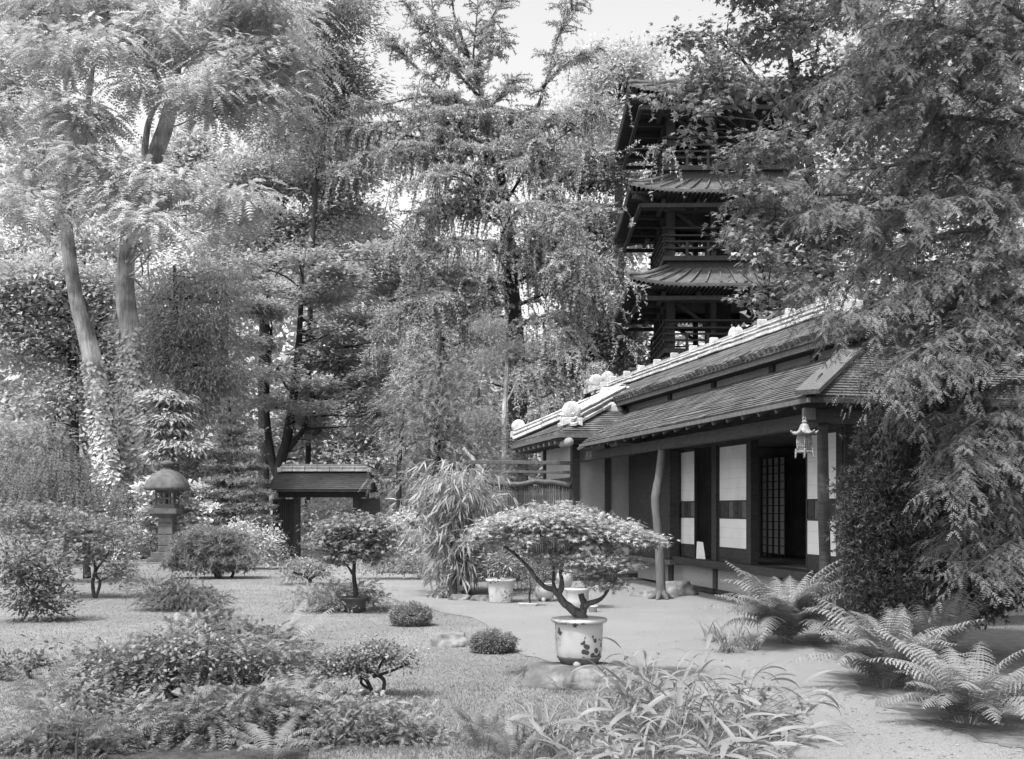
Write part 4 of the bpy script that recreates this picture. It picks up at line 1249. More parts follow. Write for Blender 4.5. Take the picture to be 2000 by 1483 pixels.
# arching grass left of the canes and beside the path
def tussock(name, label, spots, n, L, seed, m='leaf_sasa'):
    r2 = np.random.default_rng(seed)
    g0 = G(*spots[0])
    qs, sh = [], []
    for i in range(n):
        g = np.array(G(*spots[r2.integers(len(spots))])) + np.append(r2.normal(0, .05, 2), 0)
        a = r2.uniform(0, 2 * math.pi); l = L * r2.uniform(.5, 1.2); el = R(r2.uniform(40, 80)); w = .006 + .004 * r2.random()
        hd = np.array([math.cos(a), math.sin(a), 0]); sd = np.array([-hd[1], hd[0], 0])
        p = g.copy(); m_ = 6
        s = r2.uniform(.8, 1.25)
        for j in range(m_):
            e = el - R(95) * (j / m_) ** 1.3
            q = p + (hd * math.cos(e) + np.array([0, 0, math.sin(e)])) * l / m_
            w0, w1 = w * (1 - .9 * j / m_), w * (1 - .9 * (j + 1) / m_)
            qs.append([p - sd * w0, q - sd * w1, q + sd * w1, p + sd * w0]); sh.append(s)
            p = q
        
    Q = np.array(qs); Q[:, :, 2] = np.maximum(Q[:, :, 2], .006)
    o = meshquads(name, Q, np.array(sh), m, None, g0)
    return tag(o, label, 'grass')
tussock('grass_tuft', 'arching thin grass in front of the tall fern by the path', [(1440, 1262), (1420, 1275), (1400, 1255), (1470, 1270)], 150, .42, 3)
tussock('grass_tuft', 'arching grass blades between the pot rock and the dwarf bamboo', [(1215, 1370), (1240, 1400), (1190, 1420), (1260, 1350), (1150, 1440)], 200, .42, 4)
tussock('grass_tuft', 'fine grass tuft in the lawn near the lone young fern', [(780, 1390), (800, 1400), (860, 1440)], 120, .16, 5, 'leaf_grass')
tussock('grass_tuft', 'thin grass blades at the bottom right of the young fern', [(1060, 1440), (1040, 1460), (1100, 1470)], 110, .30, 6)

# ================================================================== trees
# two ivy-clad locust trees on the left
ZL = 29.5
def ivy(root, pts, n, seed, cover):
    r2 = np.random.default_rng(seed)
    pp, rr2 = catmull(pts[0], pts[1], 6)
    PP = np.array([tuple(p) for p in pp]); RR2 = np.array(rr2)
    t = r2.beta(1.0, 1.5, n) * cover * (len(PP) - 1)
    i0 = np.clip(t.astype(int), 0, len(PP) - 2); fr = (t - i0)[:, None]
    c = PP[i0] * (1 - fr) + PP[i0 + 1] * fr
    rad = RR2[i0] * (1 - fr[:, 0]) + RR2[i0 + 1] * fr[:, 0]
    a = r2.uniform(0, 2 * math.pi, n)
    o = np.stack([np.cos(a), np.sin(a), np.zeros(n)], 1)
    A = c + o * (rad + r2.uniform(0, .16, n) * (1.1 - t / (cover * len(PP))))[:, None]
    D = unit(np.array([0, 0, -.7]) + o * .5 + r2.normal(0, .35, (n, 3)))
    N0 = unit(o + np.array([0, 0, .5]) + r2.normal(0, .3, (n, 3)))
    N = unit(N0 - D * np.sum(N0 * D, 1, keepdims=True))
    Q, ii = leaf_geo('leaf', A, D, N, .14, .13, r2)
    meshquads('ivy', Q, r2.uniform(.7, 1.3, len(Q)), 'leaf_ivy', root)
tA = Tk(ZL, [(245, 1085, 28), (222, 960, 23), (200, 830, 19), (178, 690, 16.5), (152, 600, 14), (138, 520, 13), (130, 450, 12), (118, 330, 11), (110, 180, 8)])
tB = Tk(ZL + 1, [(275, 1085, 30), (262, 940, 25), (258, 800, 22), (252, 650, 19), (244, 560, 18), (250, 470, 16), (275, 380, 17), (305, 300, 16), (330, 220, 13), (345, 120, 10), (360, 0, 6)])
oA = plant('locust_tree', 'left of the two ivy clad trunks under bright feathery leaves', 'tree', P(245, 993, ZL).xy.to_3d(), [tA, Tk(ZL, [(128, 430, 9), (160, 300, 7), (175, 180, 5), (190, 80, 3)]), Tk(ZL - .3, [(125, 400, 7), (90, 340, 5), (60, 280, 4)])],
      [(40, 110, ZL, 90, 60), (150, 110, ZL - 1, 110, 55), (90, 220, ZL - 1, 90, 50), (170, 240, ZL - 1.5, 80, 40), (60, 330, ZL - .5, 80, 50), (150, 330, ZL - 2, 100, 45), (100, 410, ZL - 2, 90, 40), (200, 400, ZL - 2, 80, 35), (-30, 220, ZL, 80, 120), (80, 0, ZL, 130, 60)],
      4300, 'leaf_locust', 'palebark', L=.12, W=.055, style='pinnate', pairs=7, ang=60, ll=.45, split=3, clump=.36, flat=.4, per=22, droop=.45, up=1.5, wild=.35, shell=.4, r0=.14, ntw=70, tw=.035, tn=14, group='ivy clad locust trees', ldroop=.35, wob=.22)
ivy(oA, tA, 4200, 1, .36)
oB = plant('locust_tree', 'right of the two ivy clad trunks, bending right into the bright crown', 'tree', P(275, 993, ZL + 1).xy.to_3d(), [tB, Tk(ZL + 1, [(282, 365, 8), (285, 270, 6), (300, 215, 5), (340, 170, 4), (370, 150, 3)]), Tk(ZL + .5, [(330, 200, 8), (300, 140, 6), (260, 100, 4)]), Tk(ZL + 1, [(262, 430, 7), (330, 400, 5), (400, 370, 3)])],
      [(300, 80, ZL, 120, 45), (420, 90, ZL, 120, 60), (520, 120, ZL, 90, 60), (470, 190, ZL - 1, 120, 45), (550, 210, ZL - .5, 65, 45), (400, 160, ZL - 1, 80, 40), (270, 160, ZL - 1, 70, 40), (300, 365, ZL - 2, 110, 28), (400, 380, ZL - 2, 110, 32), (290, 420, ZL - 2.5, 110, 36), (330, 470, ZL - 2.5, 50, 22), (440, 420, ZL - 1.5, 60, 26), (480, 0, ZL, 150, 70), (300, -20, ZL, 150, 60), (210, 300, ZL - 1.5, 70, 28), (580, 130, ZL, 60, 70)],
      6200, 'leaf_locust', 'palebark', L=.12, W=.055, style='pinnate', pairs=7, ang=60, ll=.45, split=3, clump=.36, flat=.4, per=22, droop=.45, up=1.5, wild=.35, shell=.4, r0=.14, ntw=90, tw=.035, tn=14, group='ivy clad locust trees', ldroop=.35, wob=.22)
ivy(oB, tB, 5200, 2, .31)

# the blue cedar in the middle
ZC = 31.0
rng = np.random.default_rng(77)
ced = thing('cedar_tree', 'weeping cedar with fuzzy drooping branches behind the tea house roof', 'tree', P(1012, 993, ZC).xy.to_3d())
tr_ = [Tk(ZC, [(1012, 1090, 22), (1012, 900, 19), (1010, 760, 18), (1005, 640, 17), (998, 560, 16), (992, 480, 14), (985, 400, 12), (975, 330, 9), (960, 270, 6), (942, 190, 4), (915, 110, 3), (890, 40, 2), (880, -20, 1)])]
mains = [  # main boughs: (depth offset at the tip, pixel path)
    (-1.5, [(985, 400), (930, 340), (850, 280), (760, 260), (690, 250), (640, 256)]), (-2.5, [(990, 430), (940, 380), (900, 350), (850, 340), (800, 360)]),
    (0.5, [(965, 290), (930, 220), (870, 180), (800, 120), (760, 80)]), (0.0, [(950, 230), (890, 200), (820, 190), (740, 205), (690, 190)]), (0.5, [(940, 190), (925, 120), (930, 50), (935, -20)]),
    (0.0, [(930, 170), (880, 110), (830, 60), (800, 20)]), (1.0, [(960, 270), (985, 250), (1020, 235), (1050, 205)]),
    (-1.0, [(985, 400), (1030, 330), (1080, 280), (1150, 230), (1220, 200), (1270, 190)]), (-2.0, [(990, 440), (1060, 380), (1130, 330), (1200, 300), (1260, 290), (1315, 295)]), (0.5, [(1050, 210), (1070, 150), (1085, 90), (1100, 40), (1110, -20)]),
    (-1.0, [(998, 520), (1080, 450), (1150, 420), (1210, 400), (1240, 440)]), (-2.5, [(1000, 560), (1060, 520), (1120, 500), (1180, 520), (1215, 570)]), (-2.5, [(1005, 600), (1080, 570), (1150, 580), (1200, 630), (1235, 690)]),
    (-1.5, [(1003, 600), (960, 590), (900, 575), (830, 585), (760, 620), (720, 690)]), (-2.5, [(1000, 580), (940, 560), (880, 560), (830, 590), (790, 650)]), (-2.0, [(995, 480), (930, 470), (870, 480), (835, 520)]),
    (-1.0, [(990, 440), (930, 390), (880, 400), (840, 450), (825, 540)]), (-3.0, [(1000, 560), (1010, 500), (1060, 470), (1110, 490), (1130, 560)]), (-3.0, [(1000, 540), (980, 480), (1000, 420), (1060, 400), (1100, 440)]),
    (-2.0, [(1008, 700), (1050, 720), (1080, 770), (1100, 830)]), (-3.2, [(1004, 640), (1050, 620), (1100, 640), (1140, 700), (1150, 740)]), (1.0, [(1060, 170), (1100, 130), (1140, 110), (1160, 100)]),
    (0.3, [(955, 260), (900, 240), (840, 235), (780, 215)]), (0.4, [(945, 200), (900, 150), (860, 110), (800, 95)]), (0.2, [(935, 160), (960, 110), (985, 80)]), (0.3, [(950, 230), (975, 190), (1010, 175)]), (-.5, [(965, 290), (900, 270), (840, 300), (790, 300)]),
    (0.4, [(920, 120), (880, 70), (850, 30), (840, -20)]), (0.3, [(930, 140), (950, 60), (975, 10)]), (-1.0, [(970, 320), (1020, 290), (1070, 250), (1130, 225), (1200, 160)])]
mains.append((0.0, [(985, 420), (975, 330), (960, 270), (942, 190), (915, 110), (890, 40)]))
mains += [(-2.2, [(990, 450), (930, 410), (860, 400), (800, 430), (770, 480)]), (-2.0, [(985, 410), (900, 330), (800, 300), (720, 300), (670, 330)]), (-1.0, [(1000, 560), (920, 540), (850, 550), (780, 590), (740, 640)]), (-2.6, [(1003, 620), (930, 620), (860, 640), (800, 690), (770, 740)]), (-2.8, [(1000, 520), (1050, 480), (1110, 470), (1150, 500)]), (-1.6, [(975, 330), (940, 300), (890, 310), (850, 350)]), (-1.5, [(965, 290), (1000, 300), (1050, 330), (1085, 380)]), (-1.2, [(955, 260), (930, 230), (880, 225), (830, 240)]), (-.8, [(945, 200), (975, 215), (1010, 240), (1040, 270)]), (-1.0, [(970, 310), (900, 250), (820, 235), (740, 240), (680, 235)])]
cb = MB()
for pth, r2 in tr_: cb.tube(pth, r2, 10, .15, 5, 3)
QS, SH, QN = [], [], 0
paths = []
for bi, (dz, pp_) in enumerate(mains):
    m = len(pp_)
    pts = [P(a, b, ZC + dz * (i / (m - 1))) for i, (a, b) in enumerate(pp_)]
    ln = sum((pts[i + 1] - pts[i]).length for i in range(m - 1))
    top = bi in (30, 4, 5, 9, 21, 2, 3, 6, 22, 23, 24, 25, 27, 28)
    paths.append((pts, .05, 16 if not top else 18, top, bi))
    cp, _ = catmull(pts, [0] * m, 10)
    for q in range(int(ln * 2.5)):
        t = rng.uniform(.15, .97); x = t * (len(cp) - 1); i0 = min(int(x), len(cp) - 2)
        p0 = cp[i0].lerp(cp[i0 + 1], x - i0); d = (cp[i0 + 1] - cp[i0]).normalized()
        if p0.x / p0.y * F > 165 and rng.random() < .7: continue
        sd = d.cross(Vector((0, 0, 1)))
        sd = sd.normalized() if sd.length > .2 else Vector((rng.choice([-1, 1]), 0, 0))
        sd = sd * float(rng.choice([-1, 1]))
        l = float(rng.uniform(.6, 1.45) * (1.15 - .6 * t))
        d0 = (d * float(rng.uniform(.2, .8)) + sd * float(rng.uniform(.6, 1.1)) + Vector((0, 0, float(rng.uniform(-.05, .3))))).normalized()
        paths.append(([p0, p0 + d0 * l * .5, p0 + d0 * l + Vector((0, 0, -.22 * l))], .018, 17, top, bi))
for pts, pr, dens_, top, bi in paths:
    m = len(pts)
    ln = sum((pts[i + 1] - pts[i]).length for i in range(m - 1))
    cb.tube(pts, [pr * (1 - .85 * i / (m - 1)) for i in range(m)], 6 if pr > .03 else 4, .1, 4 if pr > .03 else 2, bi)
    cp, _ = catmull(pts, [0] * m, 10)
    CP = np.array([tuple(p) for p in cp])
    thin = top
    nr = int(ln * dens_)
    for q in range(nr):
        t = rng.uniform(.06, 1.0)
        x = t * (len(CP) - 1); i0 = min(int(x), len(CP) - 2)
        p = CP[i0] + (CP[i0 + 1] - CP[i0]) * (x - i0)
        if p[0] / p[1] * F > 175 and rng.random() < .80: continue
        d = unit(CP[i0 + 1] - CP[i0])
        sd = unit(np.cross(d, [0, 0, 1]))
        if abs(sd).sum() < .1: sd = np.array([1.0, 0, 0])
        sg = rng.choice([-1, 1])
        hang = rng.random() < (.05 if thin else .38)
        d0 = unit(d * rng.uniform(.2, 1.0) + sd * sg * rng.uniform(.4, 1.1) + np.array([0, 0, rng.uniform(-.3, .35)]))
        l = rng.uniform(.25, .70) * (1.25 - .5 * t) * (1.5 if hang else 1.0) * (.8 if thin else 1)
        nd = max(5, int(l / .048))
        ts = np.linspace(0, 1, nd)[:, None]
        dr = (.75 if hang else .14) * l
        nodes = p + d0 * l * (ts if not hang else ts ** .6 * .55) + np.array([0, 0, -1.0]) * dr * ts ** 2 * (1.4 if hang else 1)
        nodes = nodes + rng.normal(0, .012, (nd, 3))
        tang = unit(np.gradient(nodes, axis=0))
        cs = rng.uniform(.75, 1.2)
        if q % 2 == 0: cb.tube([nodes[0], nodes[nd // 2], nodes[-1]], [.014, .01, .005], 3, 0, 2)
        for j in range(5):
            dd = unit(tang * .55 + unit(rng.normal(0, 1, (nd, 3))))
            QS.append(needle(nodes, dd, unit(rng.normal(0, 1, (nd, 3))), .090 * rng.uniform(.6, 1.2, nd), .032)); SH.append(np.full(nd, cs) * rng.uniform(.9, 1.1, nd))
cb.build('trunk', 'darkbark', ced, True)
meshquads('crown', np.concatenate(QS), np.concatenate(SH), 'leaf_cedar', ced)

# deciduous and evergreen trees of the background
def bgtree(name, label, px, Y, trunk, ells, n, m, L=.17, W=.10, bark='darkbark', **kw):
    b = P(px, 993, Y); b.z = 0
    a = dict(clump=.55, flat=.45, per=70, droop=.25, ntw=60, tw=.02, tn=8, tri=True, split=4 if kw.get('style', 'leaf') == 'leaf' else 0)
    n = int(n * (2.0 if a.get('style', kw.get('style', 'leaf')) == 'leaf' else 1.5))
    if kw.get('style', 'leaf') == 'leaf': L, W = L * 1.15, W * 1.25
    a.update(kw)
    return plant(name, label, 'tree', b, [Tk(Y, t) for t in trunk], [(e[0], e[1], Y + (e[4] if len(e) > 4 else 0), e[2], e[3]) for e in ells], n, m, bark, L=L, W=W, group='background trees', **a)
bgtree('tall_tree', 'tall thin stemmed tree with small airy leaves left of the cedar', 520, 44, [[(515, 1060, 12), (515, 700, 10), (520, 500, 8), (530, 380, 6), (545, 250, 5), (560, 100, 3)], [(520, 480, 6), (545, 420, 5), (570, 370, 4), (600, 320, 3)], [(540, 430, 5), (520, 380, 4), (510, 300, 3)], [(600, 470, 4), (680, 500, 3), (740, 480, 2)]],
       [(600, 330, 120, 70), (700, 400, 85, 50), (540, 480, 110, 60), (640, 480, 90, 55, -2), (440, 500, 90, 60, -2), (740, 330, 60, 30), (680, 540, 90, 40), (500, 330, 90, 60)], 22000, 'leaf_bright', L=.15, W=.09, shell=.5)
bgtree('feathery_tree', 'darker feathery tree against the sky at the top left of the cedar', 640, 40, [[(600, 1060, 6), (606, 600, 5), (622, 300, 4), (640, 100, 2)]], [(650, 120, 85, 60), (690, 170, 50, 50), (600, 190, 90, 60), (640, 250, 70, 45), (640, 20, 100, 60), (570, 280, 80, 50)], 15000, 'leaf_mid', L=.17, W=.05, wild=.4)
bgtree('layered_tree', 'beech with bright layered leaf sprays behind the garden gate', 560, 38, [[(556, 1070, 12), (545, 930, 11), (560, 860, 10), (575, 760, 8), (585, 650, 6), (590, 520, 4)], [(545, 940, 9), (528, 880, 8), (520, 780, 6), (530, 650, 4)], [(560, 880, 7), (592, 840, 5), (610, 780, 4)]],
       [(random.Random(900 + q).uniform(480, 750), 490 + q * 8.2, random.Random(950 + q).uniform(30, 62), random.Random(970 + q).uniform(7, 13), random.Random(990 + q).uniform(-2.5, 1.5)) for q in range(46)], 17000, 'leaf_bright', L=.14, W=.10, split=0, clump=.30, flat=.25, per=40, up=1.8, wild=.35, droop=.15)
bgtree('dark_conifer', 'narrow leaved drooping evergreen behind the stone lantern', 350, 33, [[(350, 1060, 10), (350, 800, 9), (345, 650, 6), (340, 520, 3)]], [(340, 560, 75, 60), (380, 640, 90, 55), (330, 700, 70, 60), (400, 740, 75, 60), (350, 800, 90, 40), (420, 560, 60, 50), (300, 620, 40, 70)], 15000, 'leaf_bright', L=.17, W=.035, droop=.8, wild=.5, clump=.5, split=5, per=50)
bgtree('dark_tree', 'shady leafed tree behind the leftmost ivy trunk', 120, 36, [[(150, 1060, 10), (140, 700, 9), (130, 560, 5)], [(200, 1060, 8), (205, 760, 7), (190, 640, 5)]], [(90, 560, 110, 50), (160, 640, 90, 60), (60, 680, 90, 70), (210, 580, 60, 60), (130, 770, 110, 60), (250, 700, 50, 70), (20, 600, 70, 120)], 15000, 'leaf_bright', L=.14, W=.09)
bgtree('pale_tree', 'pale leaved tree seen through the drooping cedar branches', 870, 46, [[(870, 1060, 12), (868, 760, 9), (860, 600, 6), (850, 500, 4)]], [(860, 570, 90, 50), (800, 640, 90, 50), (920, 640, 90, 60), (860, 720, 110, 50), (760, 580, 60, 40), (930, 540, 50, 36), (780, 770, 100, 60), (770, 490, 60, 45), (830, 520, 60, 40), (725, 440, 40, 36)], 22000, 'leaf_pale', L=.15, W=.10)
bgtree('broad_tree', 'leafy tree between the cedar and the lower pagoda roofs', 1150, 44, [[(1150, 1060, 12), (1150, 700, 10), (1140, 500, 6), (1130, 380, 4)]], [(1130, 430, 90, 60), (1190, 520, 70, 60), (1080, 520, 80, 60), (1150, 620, 100, 60), (1210, 690, 60, 50), (1090, 680, 80, 60), (1200, 330, 45, 60), (1120, 330, 80, 50)], 17000, 'leaf_mid', L=.16, W=.10)
bgtree('shady_tree', 'deep shaded tree closing the gaps behind the hemlock at right', 1820, 30, [[(1800, 1080, 12), (1800, 600, 9), (1790, 300, 5)]], [(1680, 360, 120, 90), (1800, 250, 140, 120), (1950, 350, 140, 140), (1700, 520, 130, 90), (1850, 520, 140, 110), (2000, 560, 120, 120), (1620, 600, 110, 60), (1760, 650, 140, 70), (1920, 120, 150, 120), (1700, 100, 130, 120)], 14000, 'leaf_mid', L=.18, W=.11)
bgtree('sunlit_tree', 'pale sunlit tree top rising behind the top pagoda roof', 1200, 50, [[(1215, 1060, 12), (1210, 500, 9), (1205, 200, 5)]], [(1200, 150, 75, 45), (1160, 210, 60, 45), (1250, 120, 45, 40), (1210, 250, 80, 60), (1150, 290, 50, 50), (1270, 220, 50, 90), (1290, 420, 90, 120)], 14000, 'leaf_pale', L=.17, W=.10)
bgtree('far_tree', 'distant pale tree left of centre behind the layered beech', 430, 58, [[(430, 1040, 10), (440, 600, 7), (450, 350, 4)]], [(420, 400, 130, 90), (480, 560, 110, 80), (380, 560, 100, 90), (440, 720, 140, 90), (360, 300, 100, 80), (560, 850, 120, 60), (650, 860, 100, 60)], 15000, 'leaf_pale', L=.22, W=.14)
bgtree('far_tree', 'distant bright tree behind the gate and the soft conifers', 720, 60, [[(720, 1040, 10), (720, 700, 7), (730, 560, 4)]], [(700, 620, 120, 70), (760, 720, 120, 70), (680, 800, 120, 70), (800, 830, 120, 70), (640, 900, 130, 60), (740, 930, 120, 50)], 14000, 'leaf_bright', L=.22, W=.14)
bgtree('far_tree', 'distant tree behind the cedar trunk above the wing roof', 1000, 58, [[(1000, 1040, 10), (1000, 800, 7), (1000, 640, 4)]], [(960, 700, 110, 70), (1060, 720, 110, 70), (1000, 820, 150, 70), (1120, 800, 100, 80), (900, 800, 100, 80)], 13000, 'leaf_bright', L=.22, W=.14)
bgtree('far_tree', 'distant tree at the far left edge of the garden', 100, 58, [[(100, 1040, 12), (100, 600, 9), (110, 300, 5)]], [(80, 300, 150, 130), (180, 480, 130, 120), (20, 520, 130, 130), (120, 700, 160, 110), (250, 820, 150, 90), (60, 880, 150, 80), (280, 300, 130, 130), (240, 600, 120, 120)], 15000, 'leaf_bright', L=.24, W=.15)
bgtree('soft_conifer', 'soft feathery cypress mass between the gate and the tea house', 850, 26, [[(850, 1090, 10), (852, 900, 8), (856, 740, 5), (860, 640, 2)], [(780, 1085, 6), (780, 900, 5), (790, 800, 2)], [(930, 1085, 6), (930, 900, 5), (935, 760, 2)]],
       [(860, 720, 50, 55), (830, 790, 70, 50), (900, 780, 60, 60), (800, 860, 55, 50), (860, 860, 80, 50), (930, 860, 50, 60), (820, 930, 70, 45), (900, 930, 60, 40), (940, 740, 40, 60), (760, 800, 40, 40)], 2100, 'leaf_mid', L=.075, W=.02, style='pinnate', pairs=7, ang=45, ll=.30, clump=.28, flat=.6, per=9, droop=.35, wild=.5, up=1.0)
bgtree('pruned_pine', 'pine with pale twisted dead twigs in front of the cedar trunk', 985, 24, [[(990, 1080, 6), (985, 900, 5), (985, 800, 5), (990, 720, 4), (985, 660, 2)], [(988, 760, 4), (968, 765, 3), (958, 756, 1.5)], [(986, 790, 3), (1000, 765, 2), (1010, 742, 1)], [(975, 960, 4), (930, 905, 4), (905, 875, 3)]], [(960, 700, 40, 20), (1000, 680, 30, 22), (960, 640, 40, 20), (960, 850, 40, 30), (985, 910, 40, 30), (940, 820, 40, 24), (1010, 900, 20, 40)], 2600, 'leaf_mid', bark='palebark', L=.09, W=.012, style='tuft', pairs=5, clump=.16, flat=.4, per=14)
bgtree('spruce_tree', 'small tapered spruce with tiered branches right of the stone lantern', 450, 28.5, [[(450, 1080, 8), (450, 950, 6), (450, 850, 4), (448, 775, 1.5)]],
       [(448, 790, 10, 12), (450, 815, 26, 8), (450, 838, 36, 8), (452, 862, 44, 9), (452, 886, 50, 9), (455, 912, 58, 10), (455, 938, 64, 10), (457, 964, 68, 11), (460, 990, 74, 11), (462, 1014, 74, 11), (452, 900, 20, 90)], 9500, 'leaf_mid', L=.085, W=.026, style='tuft', pairs=3, clump=.12, flat=.18, per=24, droop=.2, up=1, shell=.35)
bgtree('dogwood_tree', 'pale drooping layered tree between ivy trunk and lantern', 330, 28.5, [[(330, 1080, 5), (325, 950, 4), (315, 850, 3), (310, 760, 1.5)], [(325, 900, 3), (345, 860, 2), (335, 820, 1.5)]], [(318, 775, 26, 10), (340, 785, 28, 10), (325, 815, 32, 10), (350, 825, 26, 9), (318, 845, 26, 9), (348, 870, 34, 10), (322, 885, 26, 9), (380, 880, 26, 10)], 3600, 'leaf_bright', L=.15, W=.07, clump=.24, flat=.25, per=26, droop=.8, up=1.4, wild=.25)

r2 = np.random.default_rng(314)
nw = 36000
fx_ = r2.uniform(-62, 62, nw); fy_ = r2.uniform(70, 84, nw)
top_ = np.array([15 + 5 * noise.noise(Vector((x * .09, 3.3, 0))) + 3 * noise.noise(Vector((x * .33, 7.7, 0))) for x in fx_])
top_ *= np.where((fx_ > -9) & (fx_ < 4), .82, 1.15)
fz_ = top_ * r2.uniform(0, 1, nw) ** .8
A = np.stack([fx_, fy_ + 1.5 * np.sin(fz_ * 1.7 + fx_), fz_ + .25], 1)
D = unit(r2.normal(0, 1, (nw, 3)) + np.array([0, -.3, -.3])); N0 = unit(np.array([0, -.4, 1.0]) + r2.normal(0, .5, (nw, 3))); N = unit(N0 - D * np.sum(N0 * D, 1, keepdims=True))
Q, ii = leaf_geo('leaf', A, D, N, .75, .6, r2, tri=True)
fw = meshquads('far_wood', Q, r2.uniform(.8, 1.2, len(Q)), 'leaf_mid')
fw['kind'] = 'stuff'; fw['label'] = 'distant wood closing the view behind all the trees'; fw['category'] = 'wood'

# right side: broad maple by the pagoda, hemlock close to the camera
ZM = 21.0
plant('maple_tree', 'large leaved maple overhanging the right side of the pagoda', 'tree', P(1640, 993, ZM + 1).xy.to_3d(),
      [Tk(ZM + 1, [(1640, 1130, 22), (1635, 800, 18), (1625, 600, 15), (1600, 420, 11), (1570, 260, 8), (1540, 100, 5)]), Tk(ZM, [(1625, 560, 8), (1560, 500, 6), (1500, 460, 4), (1440, 430, 2)]), Tk(ZM, [(1600, 380, 7), (1540, 300, 5), (1460, 220, 3.5), (1380, 160, 2)]), Tk(ZM, [(1590, 300, 6), (1500, 180, 4), (1420, 80, 2)]), Tk(ZM - .5, [(1630, 640, 7), (1570, 600, 5), (1500, 580, 3)])],
      [(1365, 100, ZM, 50, 45), (1430, 70, ZM, 80, 55), (1400, 180, ZM - .5, 70, 38), (1360, 228, ZM - 1, 42, 18), (1480, 180, ZM - .5, 80, 65), (1445, 285, ZM - 1, 60, 38), (1525, 300, ZM - .5, 85, 65), (1495, 380, ZM - 1, 80, 42), (1450, 455, ZM - 1, 50, 34), (1495, 500, ZM - 1.2, 70, 42), (1490, 565, ZM - 1, 50, 30), (1550, 430, ZM, 95, 75), (1570, 560, ZM, 85, 55), (1545, 90, ZM, 105, 85), (1630, 200, ZM + .5, 120, 120), (1650, 400, ZM + .5, 120, 120), (1420, -20, ZM, 120, 60), (1620, 30, ZM, 140, 90), (1320, 75, ZM, 18, 26), (1535, 620, ZM - .5, 50, 24), (1425, 355, ZM - 1, 36, 14), (1780, 150, ZM, 130, 140), (1330, 170, ZM - .5, 42, 22), (1375, 262, ZM - .5, 36, 24), (1435, 330, ZM - .5, 40, 26), (1445, 410, ZM - .5, 40, 36), (1462, 520, ZM - .6, 40, 36), (1455, 590, ZM - .6, 34, 18), (1900, 300, ZM, 130, 200), (1780, 420, ZM, 120, 130), (1900, 80, ZM, 130, 120)],
      25000, 'leaf_rmaple', 'darkbark', L=.105, W=.055, style='star', split=3, tri=True, clump=.22, flat=.6, per=30, droop=.55, up=1.0, shell=.45, wild=.5, ntw=120, tw=.02)

ZH = 9.6
rng = np.random.default_rng(99)
hem = thing('hemlock_tree', 'dark hemlock with hanging sprays filling the right edge', 'tree', P(2080, 993, ZH).xy.to_3d())
hb_ = MB()
hb_.tube([P(2080, 1310, ZH), P(2075, 900, ZH), P(2060, 500, ZH), P(2050, 100, ZH), P(2045, -200, ZH)], [.16, .14, .12, .09, .05], 10, .2, 5)
boughs = []
def bough(dz, pts, dens=1.0): boughs.append((dz, pts, dens))
for dz_, pp_ in ((-.6, [(2060, 240), (1920, 190), (1840, 150), (1740, 140), (1650, 150), (1580, 175)]), (.4, [(2060, 330), (1900, 300), (1790, 315), (1690, 330), (1600, 330)]), (-.9, [(2065, 420), (1940, 380), (1830, 395), (1730, 410), (1640, 400), (1570, 420)]),
        (.2, [(2065, 470), (1900, 450), (1790, 475), (1700, 515), (1620, 555), (1560, 575)]), (-.8, [(2070, 540), (1960, 500), (1860, 525), (1770, 565), (1690, 605), (1620, 615)]), (-.3, [(2075, 600), (1950, 580), (1850, 610), (1770, 650), (1700, 665)]),
        (-1.0, [(2075, 690), (1980, 660), (1900, 680), (1830, 715), (1770, 725)]), (-.2, [(2075, 780), (1990, 745), (1920, 770), (1860, 800), (1810, 820)]), (-1.2, [(2078, 880), (1990, 860), (1920, 880), (1870, 920), (1840, 950)]), (-.6, [(2078, 980), (1990, 960), (1930, 990), (1880, 1030), (1850, 1070)]),
        (0, [(2055, 150), (1900, 70), (1780, 40), (1680, 60)]), (-.8, [(2055, 80), (1900, -30), (1760, -40), (1640, 0)]), (.8, [(2060, 260), (1880, 230), (1740, 235), (1630, 250)]), (.9, [(2065, 480), (1900, 540), (1800, 540), (1700, 470)]), (.6, [(2070, 600), (1930, 680), (1860, 700), (1780, 680)]),
        (-1.1, [(2078, 1060), (2000, 1050), (1940, 1080), (1890, 1120)]), (.7, [(2055, 40), (1930, 90), (1830, 220), (1740, 400), (1710, 450)]), (-.5, [(2060, 300), (1960, 420), (1900, 540), (1860, 640)]), (.3, [(2055, 200), (1950, 260), (1850, 360), (1760, 380)]), (-.4, [(2060, 20), (1960, 120), (1850, 90), (1720, 100)]), (.5, [(2065, 380), (1960, 330), (1860, 260), (1800, 180)]), (-1.3, [(2075, 640), (1960, 620), (1850, 650), (1770, 700), (1720, 740)]), (.2, [(2075, 740), (1960, 700), (1860, 730), (1790, 780), (1750, 800)]), (-.9, [(2078, 830), (1980, 800), (1900, 830), (1850, 880)]), (.4, [(2070, 560), (1930, 600), (1810, 620), (1700, 620), (1640, 640)])):
    bough(dz_, pp_, 1.08)
SA, SD, SN, SS = [], [], [], []
